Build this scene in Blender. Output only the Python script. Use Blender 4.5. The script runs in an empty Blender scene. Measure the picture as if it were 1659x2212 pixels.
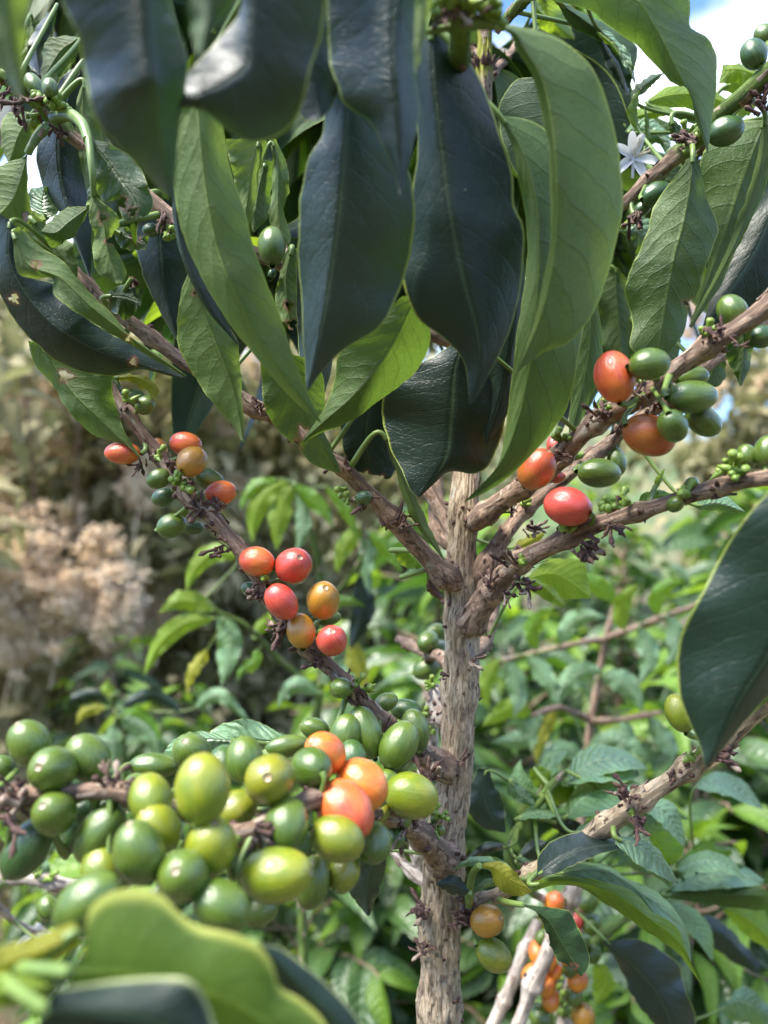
import bpy, math, random
import numpy as np
from mathutils import Vector, Matrix, noise as mnoise

# ------------------------------------------------------------------ camera, sky, sun, exposure
FPX = 1662.0            # focal length in pixels of a 1659 x 2212 view of the photograph
CAMZ = 1.30
scene = bpy.context.scene
cam_data = bpy.data.cameras.new("camera")
cam = bpy.data.objects.new("camera", cam_data)
scene.collection.objects.link(cam)
scene.camera = cam
cam.location = (0, 0, CAMZ)
cam.rotation_euler = (math.radians(90), 0, 0)
cam_data.sensor_fit = 'VERTICAL'
cam_data.sensor_height = 34.6
cam_data.sensor_width = 26.0
cam_data.lens = 34.6 * FPX / 2212.0
cam_data.clip_start = 0.01
cam_data.clip_end = 6000
cam_data.dof.use_dof = True
cam_data.dof.focus_distance = 0.325
cam_data.dof.aperture_fstop = cam_data.lens / 4.0

scene.view_settings.view_transform = 'Standard'
scene.view_settings.look = 'None'
scene.view_settings.exposure = 1.74
scene.view_settings.gamma = 1.0
scene.cycles.max_bounces = 8
scene.cycles.diffuse_bounces = 4
scene.cycles.transmission_bounces = 6
scene.cycles.caustics_reflective = False
scene.cycles.caustics_refractive = False
scene.cycles.use_denoising = True

SUN_EL, SUN_ROT = math.radians(60), math.radians(-118)
world = bpy.data.worlds.new("World")
scene.world = world
world.use_nodes = True
nt = world.node_tree
nt.nodes.clear()
w_out = nt.nodes.new('ShaderNodeOutputWorld')
w_bg = nt.nodes.new('ShaderNodeBackground')
w_sky = nt.nodes.new('ShaderNodeTexSky')
w_sky.sky_type = 'NISHITA'
w_sky.sun_disc = False
w_sky.sun_elevation = SUN_EL
w_sky.sun_rotation = SUN_ROT
w_tc = nt.nodes.new('ShaderNodeTexCoord')
w_map = nt.nodes.new('ShaderNodeMapping')
w_map.inputs['Scale'].default_value = (1.0, 1.0, 2.2)
w_map.inputs['Location'].default_value = (0.3, 0.1, 0.25)
w_n = nt.nodes.new('ShaderNodeTexNoise')
w_n.inputs['Scale'].default_value = 2.2
w_n.inputs['Detail'].default_value = 6
w_n.inputs['Roughness'].default_value = 0.55
w_r = nt.nodes.new('ShaderNodeValToRGB')
w_r.color_ramp.elements[0].position = 0.48
w_r.color_ramp.elements[1].position = 0.68
w_mix = nt.nodes.new('ShaderNodeMixRGB')
w_mix.inputs['Color2'].default_value = (8.0, 8.2, 8.6, 1)
nt.links.new(w_tc.outputs['Generated'], w_map.inputs['Vector'])
nt.links.new(w_map.outputs['Vector'], w_n.inputs['Vector'])
nt.links.new(w_n.outputs['Fac'], w_r.inputs['Fac'])
nt.links.new(w_r.outputs['Color'], w_mix.inputs['Fac'])
w_tint = nt.nodes.new('ShaderNodeMixRGB'); w_tint.blend_type = 'MULTIPLY'; w_tint.inputs['Fac'].default_value = 1
w_tint.inputs['Color2'].default_value = (0.52, 0.68, 0.90, 1)
nt.links.new(w_sky.outputs['Color'], w_tint.inputs['Color1'])
nt.links.new(w_tint.outputs['Color'], w_mix.inputs['Color1'])
nt.links.new(w_mix.outputs['Color'], w_bg.inputs['Color'])
w_bg.inputs['Strength'].default_value = 0.15
nt.links.new(w_bg.outputs['Background'], w_out.inputs['Surface'])

sun_data = bpy.data.lights.new("sun", 'SUN')
sun_data.energy = 3.2
sun_data.angle = math.radians(16)
sun_data.color = (1.0, 0.94, 0.84)
sun = bpy.data.objects.new("sun", sun_data)
scene.collection.objects.link(sun)
_sd = Vector((math.sin(SUN_ROT) * math.cos(SUN_EL), math.cos(SUN_ROT) * math.cos(SUN_EL), math.sin(SUN_EL)))
sun.rotation_euler = _sd.to_track_quat('Z', 'Y').to_euler()
sun.location = _sd * 20

# ------------------------------------------------------------------ helpers
COL = scene.collection
WPOS = {}
rnd = random.Random(7)


def P(x, y, d):
    """a point of the place: direction through the view, d metres away along the view axis"""
    return np.array(((x - 829.5) / FPX * d, d, CAMZ - (y - 1106.0) / FPX * d))


def tag(o, label=None, cat=None, group=None, kind=None):
    if label: o['label'] = label
    if cat: o['category'] = cat
    if group: o['group'] = group
    if kind: o['kind'] = kind
    return o


def link(o, origin, parent=None):
    origin = np.array(origin, float)
    COL.objects.link(o)
    if parent is not None:
        o.parent = parent
        o.location = tuple(origin - WPOS[parent.name])
    else:
        o.location = tuple(origin)
    WPOS[o.name] = origin
    return o


def empty(name, loc, label, cat, group=None):
    o = bpy.data.objects.new(name, None)
    o.empty_display_size = 0.05
    link(o, loc)
    return tag(o, label, cat, group)


class MB:
    def __init__(s):
        s.v = []; s.f = []; s.m = []; s.uv = []; s.at = {}

    def add(s, verts, faces, mat=0, uvs=None, **attrs):
        b = sum(len(a) for a in s.v)
        verts = np.asarray(verts, float)
        s.v.append(verts)
        faces = np.asarray(faces, int) + b
        s.f.append(faces)
        s.m.append(np.full(len(faces), mat, int))
        s.uv.append(np.asarray(uvs, float) if uvs is not None else np.zeros((len(verts), 2)))
        for k in set(list(attrs) + list(s.at)):
            if k not in s.at:
                s.at[k] = [np.zeros(b)] if b else []
            a = attrs.get(k, 0.0)
            s.at[k].append(np.full(len(verts), a, float) if np.isscalar(a) else np.asarray(a, float))

    def build(s, name, mats, parent=None, origin=None, smooth=True):
        v = np.concatenate(s.v)
        f4 = [a for a in s.f if a.shape[1] == 4]
        f3 = [a for a in s.f if a.shape[1] == 3]
        faces = []
        mi = []
        for a, m in zip(s.f, s.m):
            faces.append(a); mi.append(m)
        if origin is None:
            origin = v.mean(0)
        vv = v - np.array(origin)
        loops = np.concatenate([a.ravel() for a in faces])
        tot = np.concatenate([np.full(len(a), a.shape[1]) for a in faces])
        start = np.concatenate([[0], np.cumsum(tot)[:-1]])
        me = bpy.data.meshes.new(name)
        me.vertices.add(len(vv)); me.vertices.foreach_set('co', vv.ravel())
        me.loops.add(len(loops)); me.loops.foreach_set('vertex_index', loops.astype(np.int32))
        me.polygons.add(len(tot))
        me.polygons.foreach_set('loop_start', start.astype(np.int32))
        me.polygons.foreach_set('loop_total', tot.astype(np.int32))
        me.polygons.foreach_set('material_index', np.concatenate(mi).astype(np.int32))
        me.polygons.foreach_set('use_smooth', np.full(len(tot), smooth))
        uvl = me.uv_layers.new(name='UVMap')
        uv = np.concatenate(s.uv)
        uvl.data.foreach_set('uv', uv[loops].ravel())
        for k, a in s.at.items():
            at = me.attributes.new(k, 'FLOAT', 'POINT')
            at.data.foreach_set('value', np.concatenate(a))
        for m in (mats if isinstance(mats, (list, tuple)) else [mats]):
            me.materials.append(m)
        me.update(calc_edges=True)
        me.validate()
        o = bpy.data.objects.new(name, me)
        return link(o, origin, parent)


def cr(pts, n):
    """Catmull-Rom through pts, resampled to n points evenly along its length"""
    p = np.asarray(pts, float)
    if len(p) == 2:
        t = np.linspace(0, 1, n)[:, None]
        return p[0] * (1 - t) + p[1] * t
    e = np.vstack([2 * p[0] - p[1], p, 2 * p[-1] - p[-2]])
    out = []
    for i in range(1, len(e) - 2):
        a, b, c, d = e[i - 1], e[i], e[i + 1], e[i + 2]
        for t in np.linspace(0, 1, 12, endpoint=False):
            out.append(0.5 * ((2 * b) + (-a + c) * t + (2 * a - 5 * b + 4 * c - d) * t * t + (-a + 3 * b - 3 * c + d) * t ** 3))
    out.append(e[-2])
    out = np.array(out)
    s = np.concatenate([[0], np.cumsum(np.linalg.norm(np.diff(out, axis=0), axis=1) + 1e-9)])
    q = np.linspace(0, s[-1], n)
    return np.stack([np.interp(q, s, out[:, k]) for k in range(out.shape[1])], 1)


def grid_faces(nr, nc, close=False):
    i = np.arange(nr - 1)[:, None] * nc
    j = np.arange(nc if close else nc - 1)[None, :]
    j2 = (j + 1) % nc
    return np.stack([i + j, i + j2, i + nc + j2, i + nc + j], -1).reshape(-1, 4)


def q(s):
    return [tuple(float(c) for c in t.split(',')) for t in s.split()]


# ------------------------------------------------------------------ materials
class NG:
    def __init__(s, name):
        s.m = bpy.data.materials.new(name)
        s.m.use_nodes = True
        s.t = s.m.node_tree
        s.t.nodes.clear()
        s.out = s.t.nodes.new('ShaderNodeOutputMaterial')

    def n(s, typ, **kw):
        nd = s.t.nodes.new(typ)
        for k, v in kw.items():
            setattr(nd, k, v)
        return nd

    def inp(s, sock, v):
        if isinstance(v, bpy.types.NodeSocket):
            s.t.links.new(v, sock)
        else:
            if sock.type == 'RGBA' and len(v) == 3:
                v = (*v, 1)
            sock.default_value = v

    def math(s, op, a, b=0.0, c=0.0, clamp=False):
        nd = s.n('ShaderNodeMath', operation=op, use_clamp=clamp)
        s.inp(nd.inputs[0], a); s.inp(nd.inputs[1], b); s.inp(nd.inputs[2], c)
        return nd.outputs[0]

    def mix(s, f, a, b):
        nd = s.n('ShaderNodeMixRGB')
        s.inp(nd.inputs[0], f); s.inp(nd.inputs[1], a); s.inp(nd.inputs[2], b)
        return nd.outputs[0]

    def step(s, x, lo, hi, a=0.0, b=1.0):
        nd = s.n('ShaderNodeMapRange', interpolation_type='SMOOTHSTEP')
        s.inp(nd.inputs[0], x)
        for i, v in enumerate((lo, hi, a, b)):
            nd.inputs[i + 1].default_value = v
        return nd.outputs[0]

    def noise(s, vec, scale, detail=3, rough=0.5, dist=0.0):
        nd = s.n('ShaderNodeTexNoise')
        if vec is not None: s.inp(nd.inputs['Vector'], vec)
        nd.inputs['Scale'].default_value = scale
        nd.inputs['Detail'].default_value = detail
        nd.inputs['Roughness'].default_value = rough
        nd.inputs['Distortion'].default_value = dist
        return nd.outputs['Fac']

    def comb(s, x, y, z):
        nd = s.n('ShaderNodeCombineXYZ')
        s.inp(nd.inputs[0], x); s.inp(nd.inputs[1], y); s.inp(nd.inputs[2], z)
        return nd.outputs[0]

    def sep(s, v):
        nd = s.n('ShaderNodeSeparateXYZ')
        s.inp(nd.inputs[0], v)
        return nd.outputs

    def attr(s, name):
        return s.n('ShaderNodeAttribute', attribute_name=name).outputs['Fac']

    def bump(s, h, dist, strength=1.0):
        nd = s.n('ShaderNodeBump')
        nd.inputs['Strength'].default_value = strength
        nd.inputs['Distance'].default_value = dist
        s.inp(nd.inputs['Height'], h)
        return nd.outputs['Normal']

    def principled(s, **kw):
        nd = s.n('ShaderNodeBsdfPrincipled')
        for k, v in kw.items():
            s.inp(nd.inputs[k.replace('_', ' ')], v)
        return nd

    def done(s, sh):
        s.t.links.new(sh, s.out.inputs['Surface'])
        return s.m


def leaf_mat(name, top, under, trans, tf=0.25, rough=0.34, simple=False, bumpd=0.0007, spec=0.5, vein_top=1.7, quilt=0.25, rim0=0.955, rim=(0.34, 0.42, 0.08)):
    g = NG(name)
    tc = g.n('ShaderNodeTexCoord')
    u_, v_, _ = g.sep(tc.outputs['UV'])
    lr = g.attr('lrand')
    u = g.math('ABSOLUTE', g.math('MULTIPLY', g.math('SUBTRACT', u_, 0.5), 2.0))
    uv3 = g.comb(g.math('MULTIPLY', u_, 1.0), g.math('MULTIPLY', v_, 2.6), g.math('MULTIPLY', lr, 17.0))
    nz = g.noise(uv3, 2.6, 2)
    ph = g.math('SUBTRACT', v_, g.math('MULTIPLY', u, 0.13))
    ph = g.math('SUBTRACT', ph, g.math('MULTIPLY', g.math('POWER', u, 3.0), 0.06))
    ph = g.math('ADD', ph, g.math('MULTIPLY', nz, 0.085))
    ph = g.math('MULTIPLY', ph, 10.0)
    tri = g.math('ABSOLUTE', g.math('SUBTRACT', g.math('FRACT', ph), 0.5))       # 0 on a side vein
    sv = g.step(tri, 0.008, 0.042, 1.0, 0.0)
    sv = g.math('MULTIPLY', sv, g.step(u, 0.80, 0.97, 1.0, 0.0))
    mr = g.step(u, 0.012, 0.045, 1.0, 0.0)
    margin = g.step(u, rim0, 0.99)
    if simple:
        net = 0.0
        vein = g.math('MAXIMUM', g.math('MULTIPLY', sv, 0.6), mr)
        height = g.math('ADD', g.math('MULTIPLY', g.step(tri, 0.0, 0.5), 1.0), g.step(u, 0.0, 0.25))
        net2 = sv
    else:
        vo = g.n('ShaderNodeTexVoronoi', feature='DISTANCE_TO_EDGE')
        wob = g.n('ShaderNodeTexNoise'); g.inp(wob.inputs['Vector'], uv3)
        wob.inputs['Scale'].default_value = 9
        add = g.n('ShaderNodeVectorMath', operation='MULTIPLY_ADD')
        g.inp(add.inputs[0], wob.outputs['Color']); add.inputs[1].default_value = (0.1, 0.1, 0); g.inp(add.inputs[2], uv3)
        g.inp(vo.inputs['Vector'], add.outputs[0]); vo.inputs['Scale'].default_value = 13
        net = g.step(vo.outputs['Distance'], 0.01, 0.07, 1.0, 0.0)
        vo2 = g.n('ShaderNodeTexVoronoi', feature='DISTANCE_TO_EDGE')
        g.inp(vo2.inputs['Vector'], add.outputs[0]); vo2.inputs['Scale'].default_value = 38
        net_f = g.step(vo2.outputs['Distance'], 0.0, 0.12, 1.0, 0.0)
        net2 = g.math('MAXIMUM', g.math('MAXIMUM', g.math('MULTIPLY', sv, 0.9), g.math('MULTIPLY', net, 0.33)), g.math('MULTIPLY', net_f, 0.10))
        vein = g.math('MAXIMUM', g.math('MULTIPLY', sv, 0.16), mr)
        height = g.math('ADD', g.math('MULTIPLY', g.step(tri, 0.0, 0.45), quilt), g.math('MULTIPLY', g.step(u, 0.0, 0.10), 0.9))
        height = g.math('SUBTRACT', height, g.math('MULTIPLY', g.step(tri, 0.0, 0.08, 1.0, 0.0), 0.22))
        height = g.math('ADD', height, g.math('MULTIPLY', g.noise(uv3, 6, 2), 0.9))
        height = g.math('SUBTRACT', height, g.math('MULTIPLY', net, 0.16))
        height = g.math('ADD', height, g.math('MULTIPLY', g.noise(uv3, 34, 4, 0.65), 0.45))
    blotch = g.step(g.noise(uv3, 1.7, 4, 0.6), 0.3, 0.75)
    tint = g.math('ADD', g.math('MULTIPLY', lr, 0.5), g.math('MULTIPLY', blotch, 0.5))
    tA = tuple(c * 0.72 for c in top); tB = tuple(c * 1.4 for c in top)
    uA = tuple(c * 0.78 for c in under); uB = (under[0] * 1.3, under[1] * 1.2, under[2] * 1.15)
    ctop = g.mix(tint, tA, tB)
    lightv = (min(.5, top[0] * 3 + .05), min(.6, top[1] * 2.6 + .07), top[2] * 2 + .03)
    ctop = g.mix(g.math('MULTIPLY', vein, vein_top / 2.6), ctop, lightv)
    cund = g.mix(tint, uA, uB)
    cund = g.mix(g.math('MULTIPLY', net2, 0.55), cund, tuple(c * 0.38 for c in under))
    cund = g.mix(mr, cund, (min(.6, under[0] * 1.9), min(.6, under[1] * 1.6), under[2] * 1.4))
    if not simple:
        ctop = g.mix(g.math('MULTIPLY', margin, 0.7), ctop, rim)
        cund = g.mix(g.math('MULTIPLY', margin, 0.7), cund, rim)
        # fine specks and scars
        sp = g.step(g.noise(uv3, 30, 1), 0.79, 0.83)
        ctop = g.mix(g.math('MULTIPLY', sp, 0.5), ctop, (0.30, 0.27, 0.18))
        br = g.attr('brown')
        ctop = g.mix(br, ctop, (0.12, 0.05, 0.03))
        cund = g.mix(br, cund, (0.20, 0.09, 0.05))
    bf = g.n('ShaderNodeNewGeometry').outputs['Backfacing']
    base = g.mix(bf, ctop, cund)
    rg = g.math('ADD', g.math('MULTIPLY', bf, 0.20), rough)
    rg = g.math('ADD', rg, g.math('MULTIPLY', blotch, 0.10))
    nrm = g.bump(height, bumpd, 0.9 if not simple else 0.7)
    p = g.principled(Base_Color=base, Roughness=rg, Normal=nrm)
    p.inputs['Specular IOR Level'].default_value = spec
    tr = g.n('ShaderNodeBsdfTranslucent')
    tcol = g.mix(g.math('MULTIPLY', net2, 0.55), g.mix(tint, tuple(c * .85 for c in trans), tuple(min(1, c * 1.15) for c in trans)), tuple(c * 0.35 for c in trans))
    g.inp(tr.inputs['Color'], tcol)
    g.inp(tr.inputs['Normal'], nrm)
    ms = g.n('ShaderNodeMixShader')
    g.inp(ms.inputs[0], tf)
    g.t.links.new(p.outputs[0], ms.inputs[1]); g.t.links.new(tr.outputs[0], ms.inputs[2])
    return g.done(ms.outputs[0])


LM = {
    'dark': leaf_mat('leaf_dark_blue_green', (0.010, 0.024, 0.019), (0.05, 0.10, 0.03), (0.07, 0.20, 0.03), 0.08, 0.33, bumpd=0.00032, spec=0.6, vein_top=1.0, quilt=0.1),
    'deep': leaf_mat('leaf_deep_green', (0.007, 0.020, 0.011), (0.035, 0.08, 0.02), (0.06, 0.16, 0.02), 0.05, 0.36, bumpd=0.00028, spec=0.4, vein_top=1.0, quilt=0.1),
    'fore': leaf_mat('leaf_front_yellow_green', (0.10, 0.18, 0.02), (0.075, 0.14, 0.014), (0.32, 0.52, 0.03), 0.28, 0.35, bumpd=0.0003, quilt=0.1, rim0=0.78, rim=(0.62, 0.64, 0.14)),
    'foredark': leaf_mat('leaf_front_dark', (0.012, 0.028, 0.018), (0.05, 0.10, 0.03), (0.08, 0.18, 0.03), 0.06, 0.42, bumpd=0.0003, spec=0.35, quilt=0.1, rim0=0.82, rim=(0.45, 0.50, 0.22)),
    'mid': leaf_mat('leaf_mid_green', (0.022, 0.050, 0.014), (0.062, 0.115, 0.024), (0.26, 0.46, 0.05), 0.22, 0.30, bumpd=0.0006),
    'lite': leaf_mat('leaf_pale_under', (0.03, 0.07, 0.02), (0.092, 0.155, 0.038), (0.33, 0.50, 0.07), 0.24, 0.38, bumpd=0.0006),
    'bright': leaf_mat('leaf_young_bright', (0.08, 0.19, 0.016), (0.17, 0.28, 0.02), (0.50, 0.72, 0.04), 0.32, 0.22, bumpd=0.0006),
    'yellow': leaf_mat('leaf_yellow_green', (0.28, 0.28, 0.02), (0.26, 0.28, 0.03), (0.70, 0.68, 0.04), 0.34, 0.32, bumpd=0.0006),
    'gloss': leaf_mat('leaf_glossy_painted_sheen', (0.17, 0.31, 0.15), (0.11, 0.21, 0.04), (0.30, 0.52, 0.05), 0.22, 0.26, bumpd=0.0009, spec=1.0, quilt=0.7),  # top colour lightened to paint in the pale sky sheen
    'brown': leaf_mat('leaf_dead_brown', (0.08, 0.03, 0.018), (0.09, 0.04, 0.025), (0.3, 0.12, 0.05), 0.15, 0.5),
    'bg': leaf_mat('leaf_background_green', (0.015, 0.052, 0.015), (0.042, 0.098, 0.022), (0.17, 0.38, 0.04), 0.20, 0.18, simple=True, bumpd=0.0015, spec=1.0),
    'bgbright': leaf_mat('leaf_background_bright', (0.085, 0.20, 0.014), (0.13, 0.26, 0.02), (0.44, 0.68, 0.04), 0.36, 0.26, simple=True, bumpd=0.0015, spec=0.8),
    'olive': leaf_mat('leaf_olive_shrub', (0.28, 0.28, 0.14), (0.34, 0.32, 0.19), (0.50, 0.50, 0.22), 0.25, 0.5, simple=True, bumpd=0.001, spec=0.3),
}


def plain_mat(name, c, rough=0.5, c2=None, scale=200, bump=0.0, spec=0.5, trans=None):
    g = NG(name)
    tc = g.n('ShaderNodeTexCoord').outputs['Object']
    nz = g.noise(tc, scale, 4, 0.6)
    col = g.mix(g.step(nz, 0.35, 0.68), c, c2 or tuple(x * 0.6 for x in c))
    p = g.principled(Base_Color=col, Roughness=rough)
    p.inputs['Specular IOR Level'].default_value = spec
    if bump:
        g.inp(p.inputs['Normal'], g.bump(nz, bump))
    if trans:
        tr = g.n('ShaderNodeBsdfTranslucent'); tr.inputs['Color'].default_value = (*trans, 1)
        ms = g.n('ShaderNodeMixShader'); ms.inputs[0].default_value = 0.35
        g.t.links.new(p.outputs[0], ms.inputs[1]); g.t.links.new(tr.outputs[0], ms.inputs[2])
        return g.done(ms.outputs[0])
    return g.done(p.outputs[0])


def bark_mat(name, pale, mid, dark, green=None):
    g = NG(name)
    tc = g.n('ShaderNodeTexCoord')
    u, v, _ = g.sep(tc.outputs['UV'])              # metres round and along the stem
    vec = g.comb(u, g.math('MULTIPLY', v, 0.24), 0.0)
    vec2 = g.comb(u, g.math('MULTIPLY', v, 0.32), 3.0)
    fib = g.noise(vec, 950, 6, 0.72, 0.5)
    crack = g.noise(vec2, 420, 6, 0.7, 0.8)
    pat = g.noise(vec2, 120, 5, 0.6)
    cav = g.attr('cav')
    c = g.mix(g.step(fib, 0.40, 0.58), tuple(x * .78 for x in mid), pale)
    c = g.mix(g.step(pat, 0.52, 0.66), c, tuple(0.5 * (a + b) for a, b in zip(mid, dark)))
    c = g.mix(g.step(g.noise(vec2, 60, 5, 0.7), 0.58, 0.66), c, (0.40, 0.38, 0.34))
    ck = g.math('MULTIPLY', g.step(crack, 0.38, 0.45, 1.0, 0.0), g.step(g.noise(g.comb(u, g.math('MULTIPLY', v, .5), 8.0), 90, 3), 0.38, 0.60, 1.0, 0.25))
    smooth_ = g.step(g.noise(g.comb(u, g.math('MULTIPLY', v, .5), 5.0), 150, 4, .6), 0.56, 0.62)
    c = g.mix(g.math('MULTIPLY', smooth_, .7), c, tuple(min(1, x * 1.05 + .03) for x in pale))
    c = g.mix(g.math('MULTIPLY', ck, 0.85), c, dark)
    c = g.mix(g.math('MULTIPLY', g.step(g.noise(g.comb(u, v, 11.0), 38, 4, .6), .45, .62), 0.45), c, tuple(x * .75 for x in mid))
    c = g.mix(g.math('MULTIPLY', g.step(g.noise(g.comb(u, v, 21.0), 70, 5, .7), .60, .66), 0.6), c, (0.50, 0.52, 0.44))
    c = g.mix(g.math('MULTIPLY', cav, 0.8), c, dark)
    if green:
        gr = g.attr('green')
        gc = g.mix(g.step(pat, 0.4, 0.6), green, tuple(x * 0.6 for x in green))
        c = g.mix(gr, c, gc)
    h = g.math('SUBTRACT', g.math('MULTIPLY', fib, 0.6), g.math('MULTIPLY', ck, 0.7))
    p = g.principled(Base_Color=c, Roughness=0.78, Normal=g.bump(h, 0.0012))
    p.inputs['Specular IOR Level'].default_value = 0.25
    return g.done(p.outputs[0])


BARK = bark_mat('bark_trunk', (0.60, 0.485, 0.345), (0.38, 0.285, 0.18), (0.055, 0.036, 0.026), (0.40, 0.42, 0.08))
BARK_B = bark_mat('bark_branch', (0.42, 0.30, 0.22), (0.26, 0.17, 0.12), (0.05, 0.028, 0.024), (0.14, 0.22, 0.05))
BARK_P = bark_mat('bark_pale_twig', (0.75, 0.66, 0.56), (0.56, 0.46, 0.38), (0.12, 0.08, 0.06), (0.2, 0.3, 0.08))
CRUMB = plain_mat('dried_calyx_dark', (0.045, 0.022, 0.022), 0.8, (0.15, 0.085, 0.06), 400, 0.0004)
FLAKE = plain_mat('bark_flake', (0.36, 0.29, 0.22), 0.8, (0.16, 0.10, 0.075), 300, 0.0003)
PETI = plain_mat('petiole_green', (0.17, 0.25, 0.06), 0.4, (0.11, 0.18, 0.04), 120)
BUDM = plain_mat('bud_green', (0.22, 0.32, 0.05), 0.4, (0.13, 0.22, 0.035), 300)
PETAL = plain_mat('petal_white', (0.85, 0.86, 0.88), 0.45, (0.78, 0.80, 0.84), 100, trans=(0.8, 0.82, 0.85))
STAMEN = plain_mat('stamen_cream', (0.75, 0.68, 0.50), 0.6)


def cherry_mat(name, c1, c2, streak, blush=0.5):
    g = NG(name)
    tc = g.n('ShaderNodeTexCoord').outputs['Object']
    x, y, z = g.sep(tc)
    r = g.math('SQRT', g.math('ADD', g.math('MULTIPLY', x, x), g.math('MULTIPLY', y, y)))
    rs = g.math('MAXIMUM', r, 0.02)
    oi = g.n('ShaderNodeObjectInfo').outputs['Random']
    ang = g.comb(g.math('DIVIDE', x, rs), g.math('DIVIDE', y, rs), g.math('ADD', g.math('MULTIPLY', z, 0.28), g.math('MULTIPLY', oi, 40.0)))
    st = g.noise(ang, 4.5, 5, 0.6)
    big = g.noise(g.comb(x, g.math('ADD', y, g.math('MULTIPLY', oi, 30.0)), z), 1.1, 3)
    f = g.math('ADD', g.math('MULTIPLY', big, 1.6), g.math('SUBTRACT', g.math('MULTIPLY', z, 0.28), 0.55 - 0.25 * (blush - 0.5)))
    c = g.mix(g.step(f, 0.0, 0.6), c1, c2)
    c = g.mix(g.math('MULTIPLY', g.step(st, 0.46, 0.75), 0.38), c, streak)
    sp = g.step(g.noise(g.comb(x, g.math('ADD', y, g.math('MULTIPLY', oi, 20.0)), z), 6, 5, 0.75), 0.63, 0.68)
    c = g.mix(g.math('MULTIPLY', sp, 0.38), c, (0.24, 0.16, 0.07))
    tip = g.step(z, 0.5, 0.9)
    disc = g.math('MULTIPLY', g.step(r, 0.13, 0.17, 1.0, 0.0), tip)
    ring = g.math('MULTIPLY', g.step(g.math('ABSOLUTE', g.math('SUBTRACT', r, 0.18)), 0.0, 0.045, 1.0, 0.0), tip)
    c = g.mix(g.math('MULTIPLY', disc, 0.8), c, (0.34, 0.25, 0.15))
    c = g.mix(g.math('MULTIPLY', ring, 0.65), c, (0.10, 0.075, 0.04))
    h = g.math('ADD', g.math('MULTIPLY', st, 0.5), g.math('MULTIPLY', g.noise(tc, 26, 3), 0.35))
    p = g.principled(Base_Color=c, Roughness=g.math('ADD', 0.20, g.math('MULTIPLY', st, 0.14)), Normal=g.bump(h, 0.05, 0.18))
    p.inputs['Coat Weight'].default_value = 0.35
    p.inputs['Coat Roughness'].default_value = 0.12
    p.inputs['Subsurface Weight'].default_value = 0.05
    p.inputs['Specular IOR Level'].default_value = 0.65
    p.inputs['Subsurface Radius'].default_value = (1.0, 0.6, 0.25)
    p.inputs['Subsurface Scale'].default_value = 0.0025
    return g.done(p.outputs[0])


CM = {
    'g': cherry_mat('cherry_green', (0.062, 0.118, 0.013), (0.105, 0.165, 0.018), (0.155, 0.22, 0.045)),
    'd': cherry_mat('cherry_dark_green', (0.030, 0.082, 0.018), (0.050, 0.112, 0.022), (0.10, 0.16, 0.045)),
    'y': cherry_mat('cherry_yellow_green', (0.155, 0.215, 0.011), (0.26, 0.285, 0.016), (0.13, 0.20, 0.015)),
    'v': cherry_mat('cherry_olive', (0.14, 0.19, 0.014), (0.26, 0.26, 0.018), (0.12, 0.17, 0.016)),
    'c': cherry_mat('cherry_ochre', (0.42, 0.20, 0.022), (0.46, 0.22, 0.022), (0.34, 0.22, 0.035)),
    'o': cherry_mat('cherry_orange', (0.74, 0.25, 0.020), (0.72, 0.14, 0.030), (0.76, 0.34, 0.04)),
    't': cherry_mat('cherry_orange_red', (0.68, 0.16, 0.030), (0.62, 0.075, 0.038), (0.72, 0.24, 0.05)),
    'r': cherry_mat('cherry_red', (0.56, 0.055, 0.035), (0.58, 0.075, 0.055), (0.62, 0.13, 0.07)),
    'b': cherry_mat('cherry_burnt_orange', (0.46, 0.135, 0.020), (0.52, 0.080, 0.028), (0.48, 0.19, 0.04)),
}
CNAME = {'g': 'green unripe coffee cherry', 'd': 'dark green unripe coffee cherry', 'y': 'yellow-green coffee cherry starting to ripen',
         'v': 'olive green coffee cherry', 'c': 'ochre half-ripe coffee cherry', 'o': 'orange ripening coffee cherry',
         't': 'orange-red ripe coffee cherry', 'r': 'red ripe coffee cherry', 'b': 'burnt orange ripe coffee cherry'}

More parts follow.
